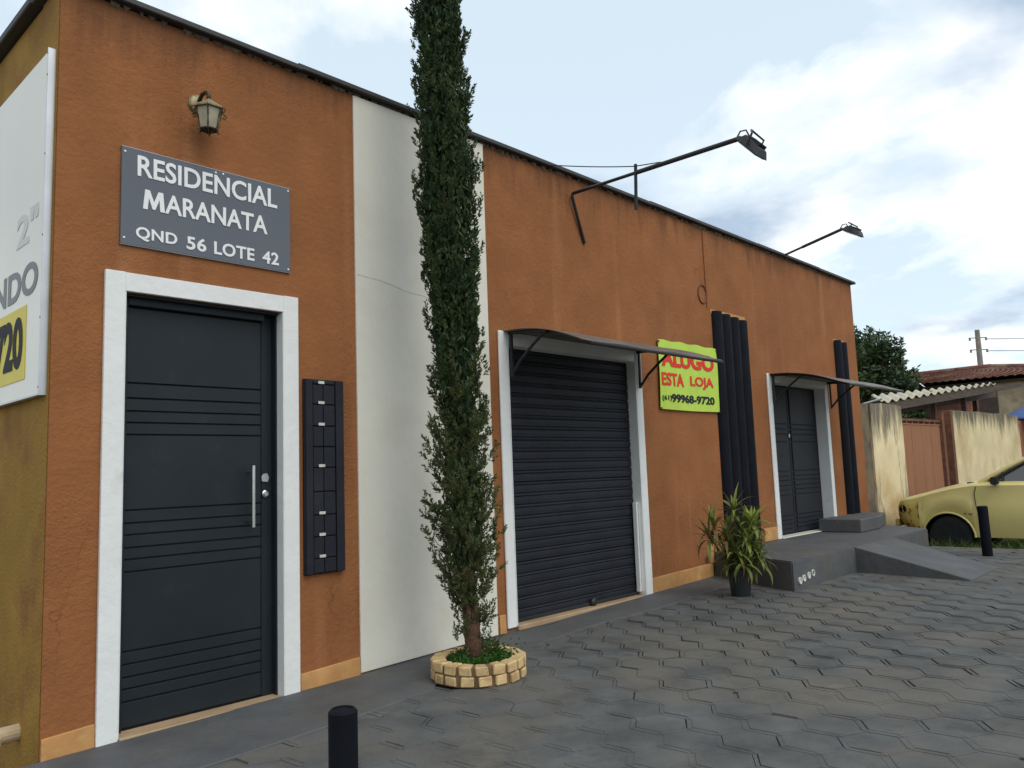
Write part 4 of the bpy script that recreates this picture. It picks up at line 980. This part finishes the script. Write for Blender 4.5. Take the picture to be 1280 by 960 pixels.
# utility pole, wires, antenna
up_ = empty('utility_pole', (32.4, 3.52, GZ2)); tag(up_, 'concrete utility pole with insulators rising behind the tiled house', 'pole')
MB().tube([(0, 0, 0), (0, 0, 6.15)], [.16, .085], 10).build('pole_shaft', m_pole, up_, smooth=False)
for z in (5.85, 5.4):
    for s in (-1, 1):
        MB().lathe([(.03, 0), (.045, .03), (.03, .06), (.045, .09), (.025, .12)], 8, c=(.30*s*.65, -.30*s*.75), M=Matrix.Translation((0, 0, z-.1))).build('insulator', m_pole, up_)
        MB().tube([(0, 0, z), (.30*s*.65, -.30*s*.75, z)], .015, 6).build('bracket', m_black, up_)
MB().tube([(0, 0, 4.7), (.5, -.55, 4.55), (.75, -.8, 4.4)], .03, 6).tube([(0, 0, 4.6), (-.4, .45, 4.45), (-.6, .7, 4.1)], .025, 6).tube([(0, 0, 4.3), (.3, -.35, 4.2)], .05, 6).build('cable_drop', m_black, up_)
for i, z in enumerate((4.35, 3.9)):
    wire('power_line', sag((32.6, 3.3, z), (52, -26, z-.2), .5), .012, ('upper' if i == 0 else 'lower')+' power line running right from the utility pole')
wire('service_wire', sag((32.2, 3.7, 2.6), (22.5, 3.6, 1.85), .15), .01, 'thin service wire from the utility pole down towards the antenna')
an = empty('tv_antenna', (14.2, 1.62, GZ2)); tag(an, 'thin metal antenna mast behind the end of the brown building', 'antenna')
MB().tube([(0, 0, 0), (0, 0, 3.02)], .014, 6).build('mast', m_alu, an)
MB().tube([(-.25, .4, 2.68), (.0, 0, 2.72), (.06, -.1, 2.73)], .018, 6).build('boom', m_alu, an)
MB().tube([(-.3, .75, 1.05+1.2), (.2, -.5, 1.32+1.2+.06)], .02, 6).tube([(-.35, .7, 2.12), (.05, -.1, 2.24)], .025, 6).build('stay', m_alu, an)

# ================================================================ THE CAR (nose towards +y, left side seen)
CX, CY, CZ = 11.0, -.08, -1.36
car = empty('parked_car', (CX+.8, CY, CZ), R_(90)); tag(car, 'faded yellow old car parked nose-in with rusted front wing', 'car')
# local: x forward (0 = nose, negative backwards), y left (+.8 = seen side), z up
W = .80
def zlow(s):
    z = .27 if s > .25 else .27+(.25-s)*.9
    for c in (.66, 3.02):
        d = abs(s-c)
        if d < .325: z = max(z, .27+math.sqrt(.325**2-d*d))
    return z
def zbelt(s):
    pts = [(0, .725), (.02, .75), (.08, .772), (.22, .805), (.50, .885), (.75, .945), (1.0, .985), (1.3, .985), (3.2, .985), (3.6, .975), (3.97, .93), (4.02, .86)]
    for i in range(len(pts)-1):
        if pts[i][0] <= s <= pts[i+1][0]:
            t = (s-pts[i][0])/(pts[i+1][0]-pts[i][0]); return pts[i][1]*(1-t)+pts[i+1][1]*t
    return pts[-1][1]
ss = sorted({0, .5, .75, .9, .02, .06, .12, .2, .28, *[.66+.325*math.cos(math.pi*k/14) for k in range(15)], 1.02, 1.06, 1.1, 1.3, 1.6, 2.0, 2.4, *[3.02+.325*math.cos(math.pi*k/14) for k in range(15)], 3.45, 3.6, 3.8, 3.95, 4.02})
body = MB(); NW = 17
for s in ss:
    zl, zb = zlow(s), zbelt(s); end = min(1, s/.16, (4.02-s)/.18); wv = W*(1-.14*(1-min(1, end))**2)
    zm = zl+(zb-zl)*.55; crown = .045
    half = [(wv-.045, zl), (wv-.012, zl+(zb-zl)*.25), (wv, zl+(zb-zl)*.60), (wv-.012, zl+(zb-zl)*.66), (wv-.018, zb-.022), (wv-.045, zb+.006), (wv*.6, zb+crown*.7), (wv*.3, zb+crown*.95)]
    row = [(-s, y, z) for y, z in half]+[(-s, 0, zb+crown)]+[(-s, -y, z) for y, z in reversed(half)]
    body.v += row
for i in range(len(ss)-1):
    for k in range(NW-1): a = i*NW+k; body.f.append((a, a+1, a+NW+1, a+NW))
body.f.append(tuple(range(NW))); body.f.append(tuple(range((len(ss)-1)*NW+NW-1, (len(ss)-1)*NW-1, -1)))
o = body.build('body', m_car, car); smooth_by_angle(o, 40)
# rusted end of the front wing, lying on the bodywork, and the empty lamp hole in it
def wingy(sv, z):
    end = min(1, sv/.16); wv = W*(1-.14*(1-end)**2); zl, zb = zlow(sv), zbelt(sv); t = (z-zl)/(zb-zl)
    return wv-(.035*(1-t/.25) if t < .25 else 0)-.010*abs(t-.55)-(.05*max(0, t-.8)/.2)
rw = MB(); sv_ = [0.0, .04, .08, .13, .19, .25, .30]
for sv in sv_:
    zl, zb = zlow(sv)+.01, zbelt(sv)-.03
    if sv > .3: zl += .02
    for k in range(8): z = zl+(zb-zl)*k/7; rw.v.append((-sv+ (.004 if sv == 0 else 0), wingy(sv, z)+.005, z))
for i in range(len(sv_)-1):
    for k in range(7): a_ = i*8+k; rw.f.append((a_, a_+8, a_+9, a_+1))
rw.build('rusted_wing', m_carrust, car, smooth=True)
hp = [(.015, .615), (.05, .60), (.10, .595), (.135, .615), (.140, .66), (.115, .70), (.07, .705), (.03, .68), (.01, .65)]
MB().add([(-a_, wingy(a_, b_)+.010, b_) for a_, b_ in hp], [tuple(range(9))]).build('headlight_hole', m_void, car)
for sgn in (1, -1):
    for c in (.66, 3.02):
        wl = empty('wheel', (0, 0, 0)); wl.parent = car; wl.location = (-c, sgn*(W-.13), .275)
        Mw = Matrix.Rotation(R_(90), 4, 'X')
        t_ = MB().lathe([(.16, -.075), (.245, -.08), (.268, -.065), (.275, -.03), (.275, .03), (.268, .065), (.245, .08), (.16, .075)], 28, M=Mw).build('tyre', m_tyre, wl, smooth=True)
        MB().lathe([(.165, -.05), (.165, .06), (.15, .066), (.12, .04), (.07, .035), (.06, .06), (.0001, .062)], 20, M=Mw).build('rim', m_hub, wl)
        # inner arch
        MB().lathe([(.34, -.14), (.34, .10), (.33, .10), (.33, -.135), (.0001, -.135)], 24, c=(-c, -.27), M=Matrix.Translation((-c, sgn*(W-.17), .27)) @ Matrix.Rotation(R_(-90*sgn), 4, 'X') @ Matrix.Translation((c, .27, 0))).build('wheel_arch', m_void, car)
        # arch lip
        MB().tube([(-c-.33*math.cos(a*math.pi/16), sgn*(W-.004), .27+.33*math.sin(a*math.pi/16)) for a in range(17)], .014, 6).build('arch_lip', m_car, car)
# greenhouse
gh = MB()
bot = [(-1.12, .66), (-1.12, -.66), (-3.55, -.62), (-3.55, .62)]; top = [(-1.80, .55), (-1.80, -.55), (-3.05, -.53), (-3.05, .53)]
zbt, ztp = 1.0, 1.40
gh.add([(x, y, zbt) for x, y in bot]+[(x, y, ztp) for x, y in top], [(0, 1, 5, 4), (1, 2, 6, 5), (2, 3, 7, 6), (3, 0, 4, 7)])
gh.build('window_glass', m_glass, car)
MB().prism([(p[0]+(.05 if i < 2 else -.05), p[1]*1.05) for i, p in enumerate(top)][::-1], ztp-.01, ztp+.035).build('roof', m_car, car, bevel=.02, seg=2)
for sgn in (1, -1):
    pr = MB()
    pr.tube([(-1.06, sgn*.69, .99), (-1.42, sgn*.635, 1.20), (-1.80, sgn*.565, 1.405)], [.034, .03, .03], 6)
    pr.tube([(-2.25, sgn*.70, .99), (-2.32, sgn*.565, 1.405)], .032, 6); pr.tube([(-3.60, sgn*.65, .98), (-3.08, sgn*.55, 1.40)], .05, 6)
    pr.tube([(-1.06, sgn*.705, .992), (-3.6, sgn*.68, .99)], .022, 6)
    pr.build('pillar', m_car, car)
    MB().tube([(-1.34, sgn*.70, 1.0), (-1.35, sgn*.645, 1.155)], .012, 6).tube([(-1.18, sgn*.705, 1.005), (-1.80, sgn*.585, 1.37), (-2.24, sgn*.585, 1.375)], .012, 6).build('window_trim', m_plast, car)
    # door line
    MB().tube([(-1.045, sgn*(W-.015), .95), (-1.02, sgn*(W+.0), .86), (-1.03, sgn*(W+.001), .7), (-1.06, sgn*(W+.001), .5), (-1.07, sgn*(W-.016), .30)], .005, 5).build('door_gap', m_void, car)
    MB().tube([(-2.27, sgn*(W-.015), .95), (-2.28, sgn*(W+.001), .6), (-2.27, sgn*(W-.016), .30)], .005, 5).build('door_gap', m_void, car)
    MB().box((-2.18, sgn*W-.012, .78), (-2.02, sgn*W+.012, .81)).build('door_handle', m_plast, car, bevel=.004)
    mr = MB().box((-1.33, sgn*(W+.03)-.05, .975), (-1.24, sgn*(W+.03)+.06, 1.075)); mr.box((-1.29, sgn*(W-.03)-.04, .965), (-1.26, sgn*(W-.0)+.02, .99))
    mr.build('wing_mirror', m_plast, car, bevel=.018, seg=2)
MB().box((-.99, -.62, .99), (-.90, .62, 1.006)).build('cowl_vent', m_plast, car, bevel=.003)
MB().tube([(-1.0, .3, 1.02), (-1.35, .1, 1.17)], .007, 5).build('wiper', m_plast, car)
MB().tube([(-.93, W-.001, .585), (-.97, W-.001, .585)], .006, 5).tube([(-.87, W-.001, .588), (-.90, W-.001, .588)], .006, 5).build('badge', m_plast, car)
MB().box((.0, -.72, .40), (.05, .72, .50)).build('front_valance', m_carrust, car, bevel=.01)

# grass of the verge
gm = MB(); rg = random.Random(77)
def grass_ok(x, y): return not (11.05 < x < 12.6 and -3.9 < y < 0.0 and not (x < 11.4))
cnt = 0
while cnt < 13000:
    y = rg.uniform(-4.6, .15); x = rg.uniform(9.35, 13.4) if rg.random() < .8 else rg.uniform(9.35, 19)
    if pav_edge(x-.12, y) or x < 9.5 or y > wy(x)-.03: continue
    if 11.35 < x < 12.5 and -4 < y < 0: continue
    h = rg.uniform(.10, .30)*(1.25 if rg.random() < .2 else 1)*(1 if x < 11 else .6); a = rg.uniform(0, 6.28); d = Vector((math.cos(a), math.sin(a), 0)); w = Vector((-d.y, d.x, 0))*rg.uniform(.004, .010)
    b0 = Vector((x, y, -1.385)); m1 = b0+d*h*.25+Vector((0, 0, h*.7)); t1 = b0+d*h*.7+Vector((0, 0, h))
    gm.add([b0-w, b0+w, m1+w*.8, t1, m1-w*.8], [(0, 1, 2, 4), (4, 2, 3)]); cnt += 1
tag(gm.build('grass', m_grass), 'rough green grass growing around the yellow car', 'grass', kind='stuff')
